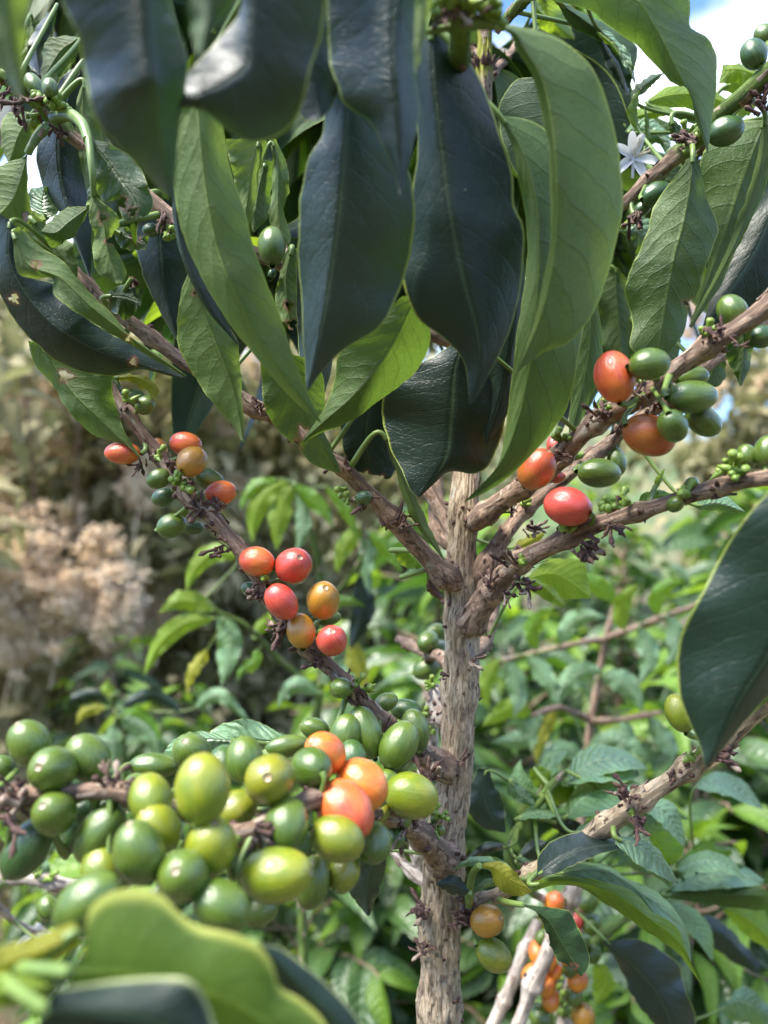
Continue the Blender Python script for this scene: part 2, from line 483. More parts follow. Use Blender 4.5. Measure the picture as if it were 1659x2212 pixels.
# ------------------------------------------------------------------ shape builders
def tube(mb, pts, rad, nseg=12, mat=0, rough=0.0, cap=True, green=None, seed=0, ridge=0.0, fine=False, knots=()):
    pts = np.asarray(pts, float)
    n = len(pts)
    rad = np.asarray(rad, float) if not np.isscalar(rad) else np.full(n, rad)
    t = np.gradient(pts, axis=0)
    t /= np.linalg.norm(t, axis=1)[:, None] + 1e-12
    a = np.array((0, 0, 1.0)) if abs(t[0, 2]) < 0.8 else np.array((1.0, 0, 0))
    nrm = np.cross(t[0], a); nrm /= np.linalg.norm(nrm)
    rings = []; uvs = []; cavs = []; grs = []
    s = np.concatenate([[0], np.cumsum(np.linalg.norm(np.diff(pts, axis=0), axis=1))])
    angs = np.linspace(0, 2 * math.pi, nseg, endpoint=False)
    for i in range(n):
        nrm = nrm - t[i] * np.dot(nrm, t[i]); nrm /= np.linalg.norm(nrm)
        bn = np.cross(t[i], nrm)
        r = np.full(nseg, rad[i])
        cav = np.zeros(nseg)
        if rough:
            for k, an in enumerate(angs):
                ca, sa = math.cos(an), math.sin(an)
                nz = mnoise.noise(Vector((ca * 1.6 + seed, sa * 1.6, s[i] * 60)))
                r[k] += rough * nz
                if ridge:
                    w = mnoise.noise(Vector((ca * 5.5 + seed * 3, sa * 5.5, s[i] * 75)))
                    w2 = mnoise.noise(Vector((ca * 11 + seed * 5, sa * 11, s[i] * 210)))
                    rv = 1 - 2.2 * abs(w)
                    r[k] += ridge * (0.75 * rv + 0.45 * w2)
                    cav[k] = min(1, max(0, (0.10 - rv) * 1.1))
        rings.append(pts[i] + r[:, None] * (np.cos(angs)[:, None] * nrm + np.sin(angs)[:, None] * bn))
        uu = angs / (2 * math.pi)
        uu = np.where(uu > 0.5, 1 - uu, uu) * 2 * math.pi * np.mean(rad)
        uvs.append(np.stack([uu + seed * 0.11 + np.where(angs > math.pi, 0.4, 0.0), np.full(nseg, s[i])], 1))
        cavs.append(cav)
        grs.append(np.full(nseg, green[i] if green is not None else 0.0))
    v = np.concatenate(rings)
    f = grid_faces(n, nseg, True)
    mb.add(v, f, mat, np.concatenate(uvs), cav=np.concatenate(cavs), green=np.concatenate(grs))
    if cap:
        for e in (0, n - 1):
            c = np.vstack([rings[e], pts[e] + (t[e] if e else -t[e]) * rad[e] * 0.35])
            idx = np.arange(nseg)
            ff = np.stack([idx, (idx + 1) % nseg, np.full(nseg, nseg)], 1)
            if e == 0: ff = ff[:, ::-1]
            mb.add(c, ff, mat, cav=0.3, green=(green[e] if green is not None else 0.0))


def chip(mb, p, dirv, L, r, mat, R, bend=0.5):
    """a small bent tapering scrap: dried calyx, stipule or stub"""
    dirv = np.asarray(dirv, float); dirv /= np.linalg.norm(dirv) + 1e-9
    o = np.array([R.uniform(-1, 1) for _ in range(3)])
    pts = [p + dirv * L * t + o * bend * L * t * t * 0.6 for t in (0, 0.35, 0.7, 1.0)]
    fl = R.uniform(0.6, 1.4)
    tube(mb, pts, [r, r * R.uniform(0.7, 1.3) * fl, r * R.uniform(0.4, 1.1), r * 0.2], 5, mat, cap=True)


def crumbs(mb, p, axis, r, n, R, size=1.0, mat=1):
    axis = np.asarray(axis, float); axis /= np.linalg.norm(axis) + 1e-9
    for _ in range(n):
        d = np.array([R.gauss(0, 1) for _ in range(3)])
        d -= axis * np.dot(d, axis)
        d /= np.linalg.norm(d) + 1e-9
        pp = np.asarray(p) + axis * R.uniform(-1.0, 1.0) * r * 0.7 + d * r * 0.85
        chip(mb, pp, d + axis * R.uniform(-0.8, 0.8), R.uniform(0.0010, 0.0030) * size, R.uniform(0.0006, 0.0014) * size, mat, R)


def flakes(mb, pts, rad, n, R, mat=2, size=1.0):
    """peeling scraps of bark lying close along the stem"""
    m = len(pts)
    for _ in range(n):
        i = R.randrange(1, m - 1)
        ax = pts[i + 1] - pts[i - 1]; ax /= np.linalg.norm(ax)
        d = np.array([R.gauss(0, 1) for _ in range(3)]); d -= ax * np.dot(d, ax); d /= np.linalg.norm(d)
        sd = np.cross(ax, d)
        L = R.uniform(0.003, 0.010) * size; w = R.uniform(0.0008, 0.0024) * size
        lift = R.uniform(0.1, 0.55)
        base = pts[i] + d * rad[i] * 1.01
        vs = []
        for a in range(4):
            tt = a / 3
            for b in (-1, 0, 1):
                vs.append(base + ax * L * (tt - .5) * R.choice((1, 1)) + sd * b * w * (1 - 0.5 * tt) * R.uniform(.7, 1.2) + d * (lift * L * 0.35 * tt ** 2 - abs(b) * w * 0.25 + 0.0003))
        mb.add(vs, grid_faces(4, 3), mat, cav=0.0, green=0.0)


BR = {}


def branch(key, parent, spec, nodes=(), mat=None, rough=None, step=0.0022, nseg=14, seed=1, crumb=6, green_from=None, auto=0.034, name='branch', flake=40, label=None, ext=None, attach=True, thin=0.92):
    """spec: (x, y, depth, radius in view pixels) along the stem"""
    w = np.array([list(P(x, y, d)) + [r * thin * d / FPX] for x, y, d, r in spec])
    if ext is not None:
        e_ = np.vstack([w[-1:], ext])
        w = np.vstack([w] + [e_[i] * (1 - t_) + e_[i + 1] * t_ for i in range(len(e_) - 1) for t_ in np.linspace(0, 1, 13)[1:]])
    L = np.linalg.norm(np.diff(w[:, :3], axis=0), axis=1).sum()
    n = max(8, int(L / step))
    w = cr(w, n)
    pts, rad = w[:, :3].copy(), np.abs(w[:, 3])
    R = random.Random(seed * 31 + 5)
    s = np.linspace(0, L, n)
    # slight crookedness from node to node
    zs = []
    q0 = R.uniform(0.3, 0.8) * auto if auto else 9e9
    while q0 < L:
        zs.append(q0); q0 += auto * R.uniform(0.75, 1.25)
    base_r = rad.copy()
    for z in zs:
        rad += base_r * 0.34 * np.exp(-((s - z) / 0.0032) ** 2)
        rad += base_r * 0.10 * np.exp(-((s - z) / 0.010) ** 2)
    for i in range(n):
        off = mnoise.noise_vector(Vector((s[i] * 28, seed * 7.3, 0.5)))
        pts[i] += np.array(off) * base_r[i] * 0.38
    if mat is not BARK_P and attach: rad *= 1 + .16 * np.exp(-((s - .011) / .005) ** 2) - .5 * np.exp(-s / .005)
    green = None
    if green_from is not None:
        green = np.clip((s - green_from * L) / 0.004, 0, 1)
    mb = MB()
    tube(mb, pts, rad, nseg, 0, rough=rough if rough is not None else 0.0006, ridge=0.00045, seed=seed, green=green)
    for z in zs:
        i = min(n - 2, max(1, int(z / L * n)))
        if green is not None and green[i] > .5 and R.random() < .5: continue
        crumbs(mb, pts[i], pts[i + 1] - pts[i - 1], rad[i], int(crumb * R.uniform(0.2, 1.1)), R)
    if flake: flakes(mb, pts, rad, int(flake * L / 0.25), R)
    o = mb.build(name, [mat or BARK_B, CRUMB, FLAKE], parent, origin=pts[0])
    BR[key] = (o, pts)
    return o


def bezier(p0, p1, p2, p3, n):
    t = np.linspace(0, 1, n)[:, None]
    return (1 - t) ** 3 * p0 + 3 * (1 - t) ** 2 * t * p1 + 3 * (1 - t) * t * t * p2 + t ** 3 * p3


LEAFN = [0]


def leaf(br, side, m, mid, L, R_, d, dl=0.004, dr=0.004, holes=(), wave=1.0, pet=True, name='leaf', parent=None, pw=0.0011, label=None, petpts=None):
    """a leaf with its own depth: midrib, left and right margins; d = depth(s) along it; dl, dr = how far the margins bend away (+) or forward (-)"""
    LEAFN[0] += 1
    k = LEAFN[0]
    hi = bool(holes)
    N, M = (110, 26) if hi else (44, 9)
    mid = q(mid) if isinstance(mid, str) else mid
    L = q(L) if isinstance(L, str) else L
    R_ = q(R_) if isinstance(R_, str) else R_
    mp, lp, rp = cr(mid, N), cr(L, N), cr(R_, N)
    if np.isscalar(d): d = (d, d)
    dd = np.interp(np.linspace(0, 1, N), np.linspace(0, 1, len(d)), d)
    ss = np.linspace(0, 1, M)
    for arr, sd_ in ((lp, 1.7), (rp, 9.1)):
        vv_ = np.linspace(0, 1, N)
        amp = np.sin(np.pi * vv_) * (3.0 if wave > .6 else 0.0)
        for i in range(N):
            nv_ = mnoise.noise_vector(Vector((vv_[i] * 9 + k * 3.1, sd_, k * .7))) + 0.5 * mnoise.noise_vector(Vector((vv_[i] * 26 + k, sd_, 4.0)))
            arr[i, 0] += nv_[0] * amp[i] * 1.6; arr[i, 1] += nv_[1] * amp[i] * 1.6
    verts = np.zeros((N, 2 * M - 1, 3)); uv = np.zeros((N, 2 * M - 1, 2)); px = np.zeros((N, 2 * M - 1, 2))
    R = random.Random(k * 13)
    ph1, ph2 = R.uniform(0, 6), R.uniform(0, 6)
    f1, f2 = R.uniform(9, 15), R.uniform(17, 27)
    for i in range(N):
        v = i / (N - 1)
        env = math.sin(math.pi * min(1, v * 1.02)) ** 0.6 if 0 < v < 1 else 0
        for j in range(2 * M - 1):
            a = j - (M - 1)
            s = ss[abs(a)]
            e = lp[i] if a < 0 else rp[i]
            pt = mp[i] * (1 - s) + e * s
            de = (dl if a < 0 else dr)
            dz = de * (s ** 1.4) * env
            wv = 0.0017 * wave * s * s * (math.sin(v * f1 + (ph1 if a < 0 else ph2)) + 0.5 * math.sin(v * f2 + ph2 + a * .02)) * env
            phs = (v - 0.13 * s - 0.06 * s ** 3) * 10
            ql = 0.0
            if side == 'T': ql = -ql
            wv += (.0032 if wave > .6 else .0012) * env * (0.35 + s) * mnoise.noise(Vector((pt[0] * dd[i] / FPX * 42 + k, pt[1] * dd[i] / FPX * 42, k * 1.7)))
            px[i, j] = pt
            verts[i, j] = P(pt[0], pt[1], max(0.05, dd[i] + dz + wv + ql))
            uv[i, j] = (0.5 + 0.5 * (s if a > 0 else -s), v)
    verts = verts.reshape(-1, 3); uv = uv.reshape(-1, 2); px = px.reshape(-1, 2)
    f = grid_faces(N, 2 * M - 1)
    # orientation: 'T' shows its glossy upper face to the view, 'U' its underside
    A, B, C = verts[f[:, 0]], verts[f[:, 1]], verts[f[:, 2]]
    nn = np.cross(B - A, C - B)
    toward = -(nn * ((A + C) / 2 - np.array((0, 0, CAMZ)))).sum()
    if (toward > 0) != (side == 'T'):
        f = f[:, ::-1]
    br_ = np.zeros(len(verts))
    if holes:
        keep = np.ones(len(f), bool)
        c = px[f].mean(1)
        for hx, hy, hr in holes:
            def rr(p_):
                a = np.arctan2(p_[:, 1] - hy, p_[:, 0] - hx)
                return hr * (1 + 0.28 * np.sin(a * 3 + hx) + 0.18 * np.sin(a * 5 + hy))
            dist = np.hypot(c[:, 0] - hx, c[:, 1] - hy)
            keep &= dist > rr(c)
            dv = np.hypot(px[:, 0] - hx, px[:, 1] - hy)
            br_ = np.maximum(br_, np.clip(1.6 - (dv - rr(px)) / 5.0, 0, 1))
        f = f[keep]
    mb = MB()
    lrand = R.random()
    mb.add(verts, f, 0, uv, lrand=lrand, brown=br_)
    base = P(mid[0][0], mid[0][1], dd[0])
    obj_, bpts = BR[br] if br else (parent, None)
    if petpts is None and pet and obj_ is not None and ((bpts - base) ** 2).sum(1).min() > .022 ** 2:
        best = None
        for kk, (oo, pp_) in BR.items():
            if oo.parent is not obj_.parent or kk == 'trunk': continue
            dm = ((pp_ - base) ** 2).sum(1).min()
            if best is None or dm < best[0]: best = (dm, oo, pp_)
        obj_, bpts = best[1], best[2]
    if petpts is not None:
        w = cr([P(*p_) for p_ in petpts], 14)
        tube(mb, w, np.linspace(pw * 1.5, pw, 14), 8, 1)
    elif pet and bpts is not None:
        j = int(np.argmin(((bpts - base) ** 2).sum(1)))
        p0 = bpts[j]
        t1 = P(*mp[1], dd[1]) - base; t1 /= np.linalg.norm(t1) + 1e-9
        Ld = np.linalg.norm(base - p0)
        k_ = 0.35 if Ld < .03 else 0.15
        w = bezier(p0, p0 + (base - p0) * .35, base - t1 * Ld * k_, base + t1 * 0.003, 14)
        q_ = 1.0 if Ld < .03 else .72
        tube(mb, w, np.linspace(pw * 1.4 * q_, pw * .9 * q_, 14), 8, 1)
    o = mb.build(name, [LM[m], PETI], obj_, origin=base)
    if label: o['label'] = label
    return o


def sleaf(br, side, m, mid, wl, wr=None, d=0.3, **kw):
    """a leaf given by its midrib and half widths in view pixels"""
    mid = q(mid) if isinstance(mid, str) else mid
    wr = wl if wr is None else wr
    mp = cr(mid, 12)
    t = np.gradient(mp, axis=0); t /= np.linalg.norm(t, axis=1)[:, None] + 1e-9
    nrm = np.stack([t[:, 1], -t[:, 0]], 1)
    v = np.linspace(0, 1, 12)
    prof = np.sin(np.pi * v ** 0.85) ** 0.85 * (1 - 0.35 * v ** 3)
    prof[0] = prof[-1] = 0
    Lp = mp + nrm * (prof * wl)[:, None]
    Rp = mp - nrm * (prof * wr)[:, None]
    # which is left on the view does not matter
    return leaf(br, side, m, [tuple(p) for p in mp], [tuple(p) for p in Lp], [tuple(p) for p in Rp], d, **kw)


def cherry_mesh(seed):
    R = random.Random(seed)
    prof = []
    nz = 22
    for i in range(nz + 1):
        a = math.pi * i / nz
        z = math.cos(a); r = math.sin(a)
        r = r ** 0.93 if r > 0 else 0
        if z > 0: r *= (1 - 0.05 * z)
        else: r *= 1 - 0.03 * z * z
        prof.append((r, z))
    # scar at the tip: a shallow dish with a rim
    top = [(0.0, 0.945), (0.06, 0.955), (0.13, 0.955), (0.165, 0.995), (0.195, 0.985), (0.23, 0.972)]
    prof = top + [p_ for p_ in prof if p_[0] > 0.26 or p_[1] < 0]
    prof = [p_ for p_ in prof if not (p_[1] < 0 and p_[0] < 0.14)]
    prof += [(0.12, -0.985), (0.0, -0.98)]
    ns = 32
    rings = []
    l1, l2 = R.uniform(0, 6), R.uniform(0, 6)
    for r, z in prof:
        for k in range(ns):
            a = 2 * math.pi * k / ns
            m = 1.0
            if -1 < z < 0.97:
                m = 1 + 0.022 * math.cos(2 * (a - l1)) + 0.012 * math.cos(5 * a + l2) + 0.012 * mnoise.noise(Vector((math.cos(a) * 2 + seed, math.sin(a) * 2, z * 2)))
            ox = 0.03 * math.sin(z * 2 + l1)
            rings.append((r * m * math.cos(a) + (ox if z > -1 else 0), r * m * math.sin(a), z))
    v = np.array(rings)
    me = bpy.data.meshes.new('cherry')
    f = grid_faces(len(prof), ns, True)[:, ::-1]
    me.from_pydata(v.tolist(), [], f.tolist())
    me.polygons.foreach_set('use_smooth', np.full(len(f), True))
    me.validate(); me.update()
    return me


_cm = {}


def cherry(br, x, y, a, b, ang, tip, col, d, name='coffee_cherry', parent=None):
    """centre, half length and half width as seen (view pixels), direction of the scar end on the view (degrees, up = 90), tip>0: scar turned to the view"""
    key = (col, rnd.randrange(3))
    if key not in _cm:
        me = cherry_mesh(key[1] * 7 + 3)
        me.materials.append(CM[col])
        _cm[key] = me
    Lt = max(a, b * 1.22)
    c2 = (a * a - b * b) / max(1e-6, (Lt * Lt - b * b))
    c2 = min(0.97, max(0.02, c2))
    ct = math.sqrt(c2); st = math.sqrt(1 - c2)
    A = math.radians(ang)
    s = 1 if tip >= 0 else -1
    ax = Vector((math.cos(A) * ct, -st * s, math.sin(A) * ct)).normalized()
    o = bpy.data.objects.new(name, _cm[key])
    sc = d / FPX
    qn = ax.to_track_quat('Z', 'Y')
    o.rotation_mode = 'QUATERNION'
    o.rotation_quaternion = qn @ Matrix.Rotation(rnd.uniform(0, 6.28), 3, 'Z').to_quaternion()
    o.scale = (b * sc, b * sc * rnd.uniform(.97, 1.0), Lt * sc)
    link(o, P(x, y, d), BR[br][0] if br else parent)
    o['label'] = CNAME[col]
    if br:
        pts_ = BR[br][1]
        c0 = P(x, y, d)
        j = int(np.argmin(((pts_ - c0) ** 2).sum(1)))
        R3 = np.array(o.rotation_quaternion.to_matrix())
        S3 = np.array(o.scale)
        root = c0 + R3 @ (np.array((0, 0, -.96)) * S3)
        mid_ = c0 + R3 @ (np.array((0, 0, -1.25)) * S3)
        if np.linalg.norm(pts_[j] - root) < .045:
            w_ = cr([root, mid_ * .75 + pts_[j] * .25, pts_[j]], 7)
            loc = ((w_ - c0) @ R3) / S3
            mb = MB()
            rr_ = .0009 / S3[0]
            tube(mb, loc, [rr_ * 1.5, rr_, rr_ * .85, rr_ * .85, rr_, rr_ * 1.2, rr_ * 1.6], 8, 1, cap=False)
            me0 = _cm[key]
            n0 = len(me0.vertices)
            v0 = np.zeros(n0 * 3); me0.vertices.foreach_get('co', v0); v0 = v0.reshape(-1, 3)
            f0 = [tuple(p_.vertices) for p_ in me0.polygons]
            tv = np.concatenate(mb.v); tf_ = np.concatenate(mb.f) + n0
            me = bpy.data.meshes.new('coffee_cherry')
            me.from_pydata(np.vstack([v0, tv]).tolist(), [], f0 + [tuple(int(i_) for i_ in f_) for f_ in tf_])
            me.materials.append(CM[col]); me.materials.append(PETI)
            me.polygons.foreach_set('material_index', np.array([0] * len(f0) + [1] * len(tf_), np.int32))
            me.polygons.foreach_set('use_smooth', np.full(len(me.polygons), True))
            me.update()
            o.data = me
    return o


def bud_mesh(seed):
    R = random.Random(seed)
    mb = MB()
    for _ in range(R.randint(5, 8)):
        d = np.array((R.gauss(0, .6), R.gauss(0, .6), R.uniform(0.4, 1.2))); d /= np.linalg.norm(d)
        L = R.uniform(0.0025, 0.0065); r = R.uniform(0.0005, 0.0011)
        p0 = np.array((R.gauss(0, .001), R.gauss(0, .001), 0))
        sh = R.random()
        pts = [p0 + d * L * t for t in (0, .3, .6, .8, .93, 1)]
        rr = [r * .7, r * .8, r * 1.0, r * 1.5, r * 1.3, r * .3] if sh < .6 else [r, r * 1.2, r * .9, r * .5, r * .3, r * .05]
        tube(mb, pts, rr, 7, 0)
    for _ in range(4):
        chip(mb, np.zeros(3), [R.gauss(0, 1), R.gauss(0, 1), R.uniform(-.3, .6)], .003, .0006, 1, R)
    v = np.concatenate(mb.v)
    me_o = mb.build('bud_cluster', [BUDM, CRUMB], None, origin=(0, 0, 0))
    me = me_o.data
    WPOS.pop(me_o.name, None)
    bpy.data.objects.remove(me_o)
    return me


BUDS = [bud_mesh(i) for i in range(4)]


def bud(br, x, y, d, ang=90, s=1.0):
    o = bpy.data.objects.new('bud_cluster', BUDS[rnd.randrange(4)])
    A = math.radians(ang)
    ax = Vector((math.cos(A), -0.35, math.sin(A))).normalized()
    o.rotation_mode = 'QUATERNION'
    o.rotation_quaternion = ax.to_track_quat('Z', 'Y')
    o.scale = (s, s, s)
    return link(o, P(x, y, d), BR[br][0])


def debris(br, x, y, d, size=1.0, n=9, ang=None, seed=None):
    """a knot of dry dark calyxes and old fruit stalks at a node"""
    R = random.Random(int(x * 7 + y))
    mb = MB()
    pts_ = BR[br][1]; c0 = P(x, y, d); c1 = pts_[int(np.argmin(((pts_ - c0) ** 2).sum(1)))]
    c = c0 * .72 + c1 * .28
    for _ in range(n):
        a = math.radians(ang) + R.gauss(0, .5) if ang is not None else R.uniform(0, 6.28)
        dv = np.array((math.cos(a), R.gauss(0, .5), math.sin(a)))
        size_ = size; L = R.uniform(.0018, .0052) * size
        r_ = R.uniform(.00035, .0008) * size
        p0 = c + np.array([R.gauss(0, .0012) for _ in range(3)]) * size
        o_ = np.array([R.gauss(0, 1) for _ in range(3)]) * .35
        pts = [p0 + dv * L * t + o_ * L * t * t for t in (0, .3, .6, .85, 1)]
        tube(mb, pts, [r_, r_ * .8, r_ * .75, r_ * R.uniform(1.1, 1.8), r_ * .5], 6, 0 if R.random() < .8 else 1)
        if R.random() < .5: chip(mb, pts[3], dv + o_ * 2, L * .5, r_ * .7, 0, R)
    o = mb.build('dried_calyx', [CRUMB, FLAKE], BR[br][0], origin=c)
    return o

# ------------------------------------------------------------------ the ground and the far hills
def ground():
    n = 90
    xs = np.concatenate([np.linspace(-1, 1, n)]) 
    gx = np.sign(xs) * (np.abs(xs) ** 3.2) * 2500
    mb = MB()
    v = []
    for y in gx:
        for x in gx:
            r = math.hypot(x, y)
            z = 0.03 * mnoise.noise(Vector((x * 1.3, y * 1.3, 0)))
            z += -0.10 * max(0, min(r, 60) - 6) * 0.25
            z += 0.36 * max(0, min(-y - 1.6, 220)) * (1 if y < 0 else 0)  # unseen rise behind the camera, added to block low sky light
            v.append((x, y, z))
    mb.add(v, grid_faces(n, n))
    g = NG('ground_soil')
    tc = g.n('ShaderNodeTexCoord').outputs['Object']
    a = g.noise(tc, 3, 6, .6); b = g.noise(tc, 45, 4, .7)
    c = g.mix(g.step(a, .4, .6), (0.10, 0.065, 0.04), (0.06, 0.085, 0.03))
    c = g.mix(g.step(b, .5, .7), c, (0.20, 0.15, 0.09))
    p = g.principled(Base_Color=c, Roughness=.95, Normal=g.bump(b, .02))
    o = mb.build('ground', g.done(p.outputs[0]), origin=(0, 0, 0))
    tag(o, 'dark soil with weeds and leaf litter under the coffee rows', 'ground', kind='structure')


def hills():
    g = NG('hill_forest')
    tc = g.n('ShaderNodeTexCoord').outputs['Object']
    a = g.noise(tc, .03, 8, .7)
    c = g.mix(g.step(a, .35, .65), (0.10, 0.15, 0.15), (0.20, 0.24, 0.26))
    p = g.principled(Base_Color=c, Roughness=1.0)
    m = g.done(p.outputs[0])
    mb = MB()
    nx, ny = 160, 14
    v = []
    for j in range(ny):
        for i in range(nx):
            th = math.radians(-75 + 150 * i / (nx - 1))
            t = j / (ny - 1)
            rr = 350 + 450 * t
            e = 55 + 38 * math.sin(th * 3 + 1.0) + 26 * mnoise.noise(Vector((th * 5, 0, 0))) + 9 * mnoise.noise(Vector((th * 30, t * 4, 1)))
            v.append((rr * math.sin(th), rr * math.cos(th), -22 + (e + 20) * t ** 0.8))
    mb.add(v, grid_faces(ny, nx))
    o = mb.build('hills', m, origin=(0, 600, 0))
    tag(o, 'far blue-green hills beyond the plantation', 'hills', kind='structure')


def hillside():
    """a nearer slope of scrub rising behind the shrubs"""
    g = NG('slope_scrub')
    tc = g.n('ShaderNodeTexCoord').outputs['Object']
    a = g.noise(tc, .9, 8, .75); b = g.noise(tc, .25, 4, .6)
    c = g.mix(g.step(a, .38, .62), (0.08, 0.12, 0.045), (0.20, 0.18, 0.10))
    c = g.mix(g.step(b, .5, .62), c, (0.08, 0.13, 0.05))
    p = g.principled(Base_Color=c, Roughness=1.0)
    mb = MB()
    nx, ny = 260, 60
    v = []
    for j in range(ny):
        for i in range(nx):
            th = math.radians(-80 + 160 * i / (nx - 1))
            t = j / (ny - 1)
            rr = 14 + 46 * t
            side = 0.5 - 0.5 * math.tanh((math.degrees(th) - 14) / 7)
            top = 60 * (0.085 + 0.125 * side)
            z = -1.2 + (top + 1.2) * t ** 1.1 + (.45 + 1.2 * t) * mnoise.noise(Vector((th * 22, t * 12, 2))) + .5 * mnoise.noise(Vector((th * 90, t * 50, 5)))
            v.append((rr * math.sin(th), rr * math.cos(th), z))
    mb.add(v, grid_faces(ny, nx))
    o = mb.build('slope', g.done(p.outputs[0]), origin=(0, 30, 0))
    tag(o, 'brown-green scrubby slope rising behind the dry shrubs', 'hillside', kind='structure')


ground(); hills(); hillside()

# ------------------------------------------------------------------ the main coffee tree
TB = P(948, 2230, 0.365)
tree = empty('coffee_tree', (TB[0], TB[1], 0.0), 'large coffee tree with thick pale trunk and clusters of green, orange and red cherries', 'coffee tree')


def trunk():
    spec = [(948, 2700, .365, 50), (950, 2400, .365, 47), (950, 2212, .365, 47), (952, 2110, .365, 45), (951, 2000, .365, 43), (955, 1930, .365, 41),
            (960, 1850, .365, 41), (961, 1800, .365, 40), (974, 1720, .365, 37), (985, 1640, .365, 35), (989, 1560, .365, 36), (992, 1480, .365, 38), (995, 1400, .365, 38),
            (998, 1345, .365, 40), (998, 1300, .365, 36), (997, 1240, .365, 35), (1000, 1160, .365, 33), (1006, 1060, .365, 31), (1010, 980, .37, 29),
            (1020, 800, .375, 24), (1033, 500, .38, 18), (1042, 300, .38, 15), (1045, 200, .38, 14), (1047, 110, .38, 14), (1052, -60, .38, 10), (1054, -260, .38, 5)]
    w = np.array([list(P(x, y, d)) + [r * .91 * d / FPX] for x, y, d, r in spec])
    base = np.array([[TB[0], TB[1], -0.03, .019], [TB[0] + .002, TB[1], .35, .016], [TB[0] - .003, TB[1], .7, .0135]])
    w = np.vstack([base, w])
    w = cr(w, 1150)
    pts, rad = w[:, :3].copy(), w[:, 3].copy()
    br = rad.copy()
    s = np.concatenate([[0], np.cumsum(np.linalg.norm(np.diff(pts, axis=0), axis=1))])
    R = random.Random(3)
    zz = []
    for y in (2170, 2040, 1985, 1880, 1830, 1655, 1500, 1330, 1265, 1110, 960, 700, 420, 105):
        z = P(0, y, .365)[2]
        i = int(np.argmin(np.abs(pts[:, 2] - z)))
        zz.append(i)
        rad += br * .13 * np.exp(-((s - s[i]) / .006) ** 2)
    for i in range(len(pts)):
        pts[i] += np.array(mnoise.noise_vector(Vector((s[i] * 18, 3.3, 1)))) * br[i] * .16
    green = np.clip((pts[:, 2] - P(0, 185, .38)[2]) / .006, 0, 1)
    mb = MB()
    tube(mb, pts, rad, 84, 0, rough=.0014, ridge=.0010, seed=2.2, green=green)
    for i in zz[:-1]:
        crumbs(mb, pts[i], pts[i + 1] - pts[i], rad[i], 16, R, 1.1)
    for i in zz[5:8]:
        crumbs(mb, pts[i], pts[i + 1] - pts[i], rad[i], 14, R, 1.3)
    flakes(mb, pts[300:], rad[300:], 420, R, 2, 1.15)
    flakes(mb, pts[300:900], rad[300:900], 260, R, 0, 1.0)
    # dry collar under the green top
    i = zz[-1]
    for k in range(10):
        a = k / 10 * 6.28
        dv = np.array((math.cos(a), math.sin(a), 1.1))
        chip(mb, pts[i] + np.array((math.cos(a), math.sin(a), 0)) * rad[i] * .9, dv, .006, .0014, 1, R)
    o = mb.build('trunk', [BARK, CRUMB, FLAKE], tree, origin=(TB[0], TB[1], 0))
    BR['trunk'] = (o, pts)


trunk()
T = tree
branch('L1', T, [(985, 1668, .365, 22), (935, 1640, .355, 27), (900, 1625, .345, 24), (850, 1578, .33, 17), (800, 1530, .322, 17), (760, 1497, .32, 19), (720, 1452, .32, 16), (672, 1405, .32, 19), (640, 1370, .32, 16), (600, 1318, .32, 17), (565, 1262, .32, 15),
                 (525, 1195, .32, 19), (490, 1150, .32, 13), (450, 1106, .32, 16), (415, 1083, .322, 15), (385, 1036, .325, 17), (345, 988, .33, 13), (300, 928, .33, 12), (268, 882, .33, 11), (250, 850, .33, 8), (240, 820, .33, 4)], seed=1, crumb=9, auto=.021, mat=BARK_B)
branch('L2', T, [(975, 1870, .36, 26), (940, 1845, .345, 30), (905, 1805, .325, 24), (850, 1766, .30, 17), (770, 1745, .275, 17), (690, 1722, .25, 17), (620, 1745, .24, 18), (540, 1790, .235, 20), (470, 1790, .235, 18), (380, 1745, .235, 17), (270, 1708, .235, 18), (150, 1712, .235, 19), (60, 1722, .235, 20), (-60, 1735, .235, 20)],
       seed=2, crumb=10, auto=.03)
branch('L3', T, [(1000, 1275, .365, 20), (962, 1240, .355, 25), (925, 1200, .35, 21), (880, 1152, .345, 22), (835, 1106, .34, 20), (785, 1055, .335, 16), (720, 992, .33, 15), (640, 935, .33, 14), (590, 900, .33, 16), (540, 878, .33, 21), (460, 820, .33, 13), (390, 778, .33, 14), (330, 735, .33, 15), (280, 697, .33, 16), (210, 640, .33, 14), (165, 590, .33, 13), (105, 520, .33, 11), (20, 430, .335, 8)],
       seed=3, crumb=8)
branch('L4', T, [(1020, 760, .375, 16), (900, 700, .365, 15), (760, 640, .35, 15), (600, 570, .335, 15), (450, 508, .33, 17), (380, 478, .33, 21), (335, 442, .33, 18), (270, 385, .33, 13), (195, 325, .33, 13), (125, 262, .33, 16), (90, 228, .325, 14), (45, 190, .32, 15), (-40, 130, .31, 14)],
       seed=4, crumb=6, green_from=.82)
branch('L5', T, [(1000, 1215, .375, 14), (975, 1135, .385, 20), (945, 1085, .39, 18), (910, 1030, .395, 15), (850, 940, .40, 13), (760, 820, .41, 11)], seed=5, crumb=4)
branch('L6', T, [(992, 1190, .38, 12), (955, 1150, .395, 19), (945, 1080, .41, 17), (935, 1000, .42, 15), (900, 880, .43, 11)], seed=6, crumb=5)
branch('R1', T, [(1010, 1140, .365, 20), (1052, 1106, .35, 22), (1110, 1063, .34, 20), (1180, 1023, .33, 19), (1212, 991, .325, 21), (1264, 940, .315, 19), (1310, 900, .31, 23), (1345, 880, .305, 22), (1385, 858, .30, 18), (1430, 818, .295, 18), (1505, 765, .29, 21), (1560, 728, .285, 19), (1659, 660, .28, 20), (1740, 605, .275, 19)],
       seed=7, crumb=10, auto=.026)
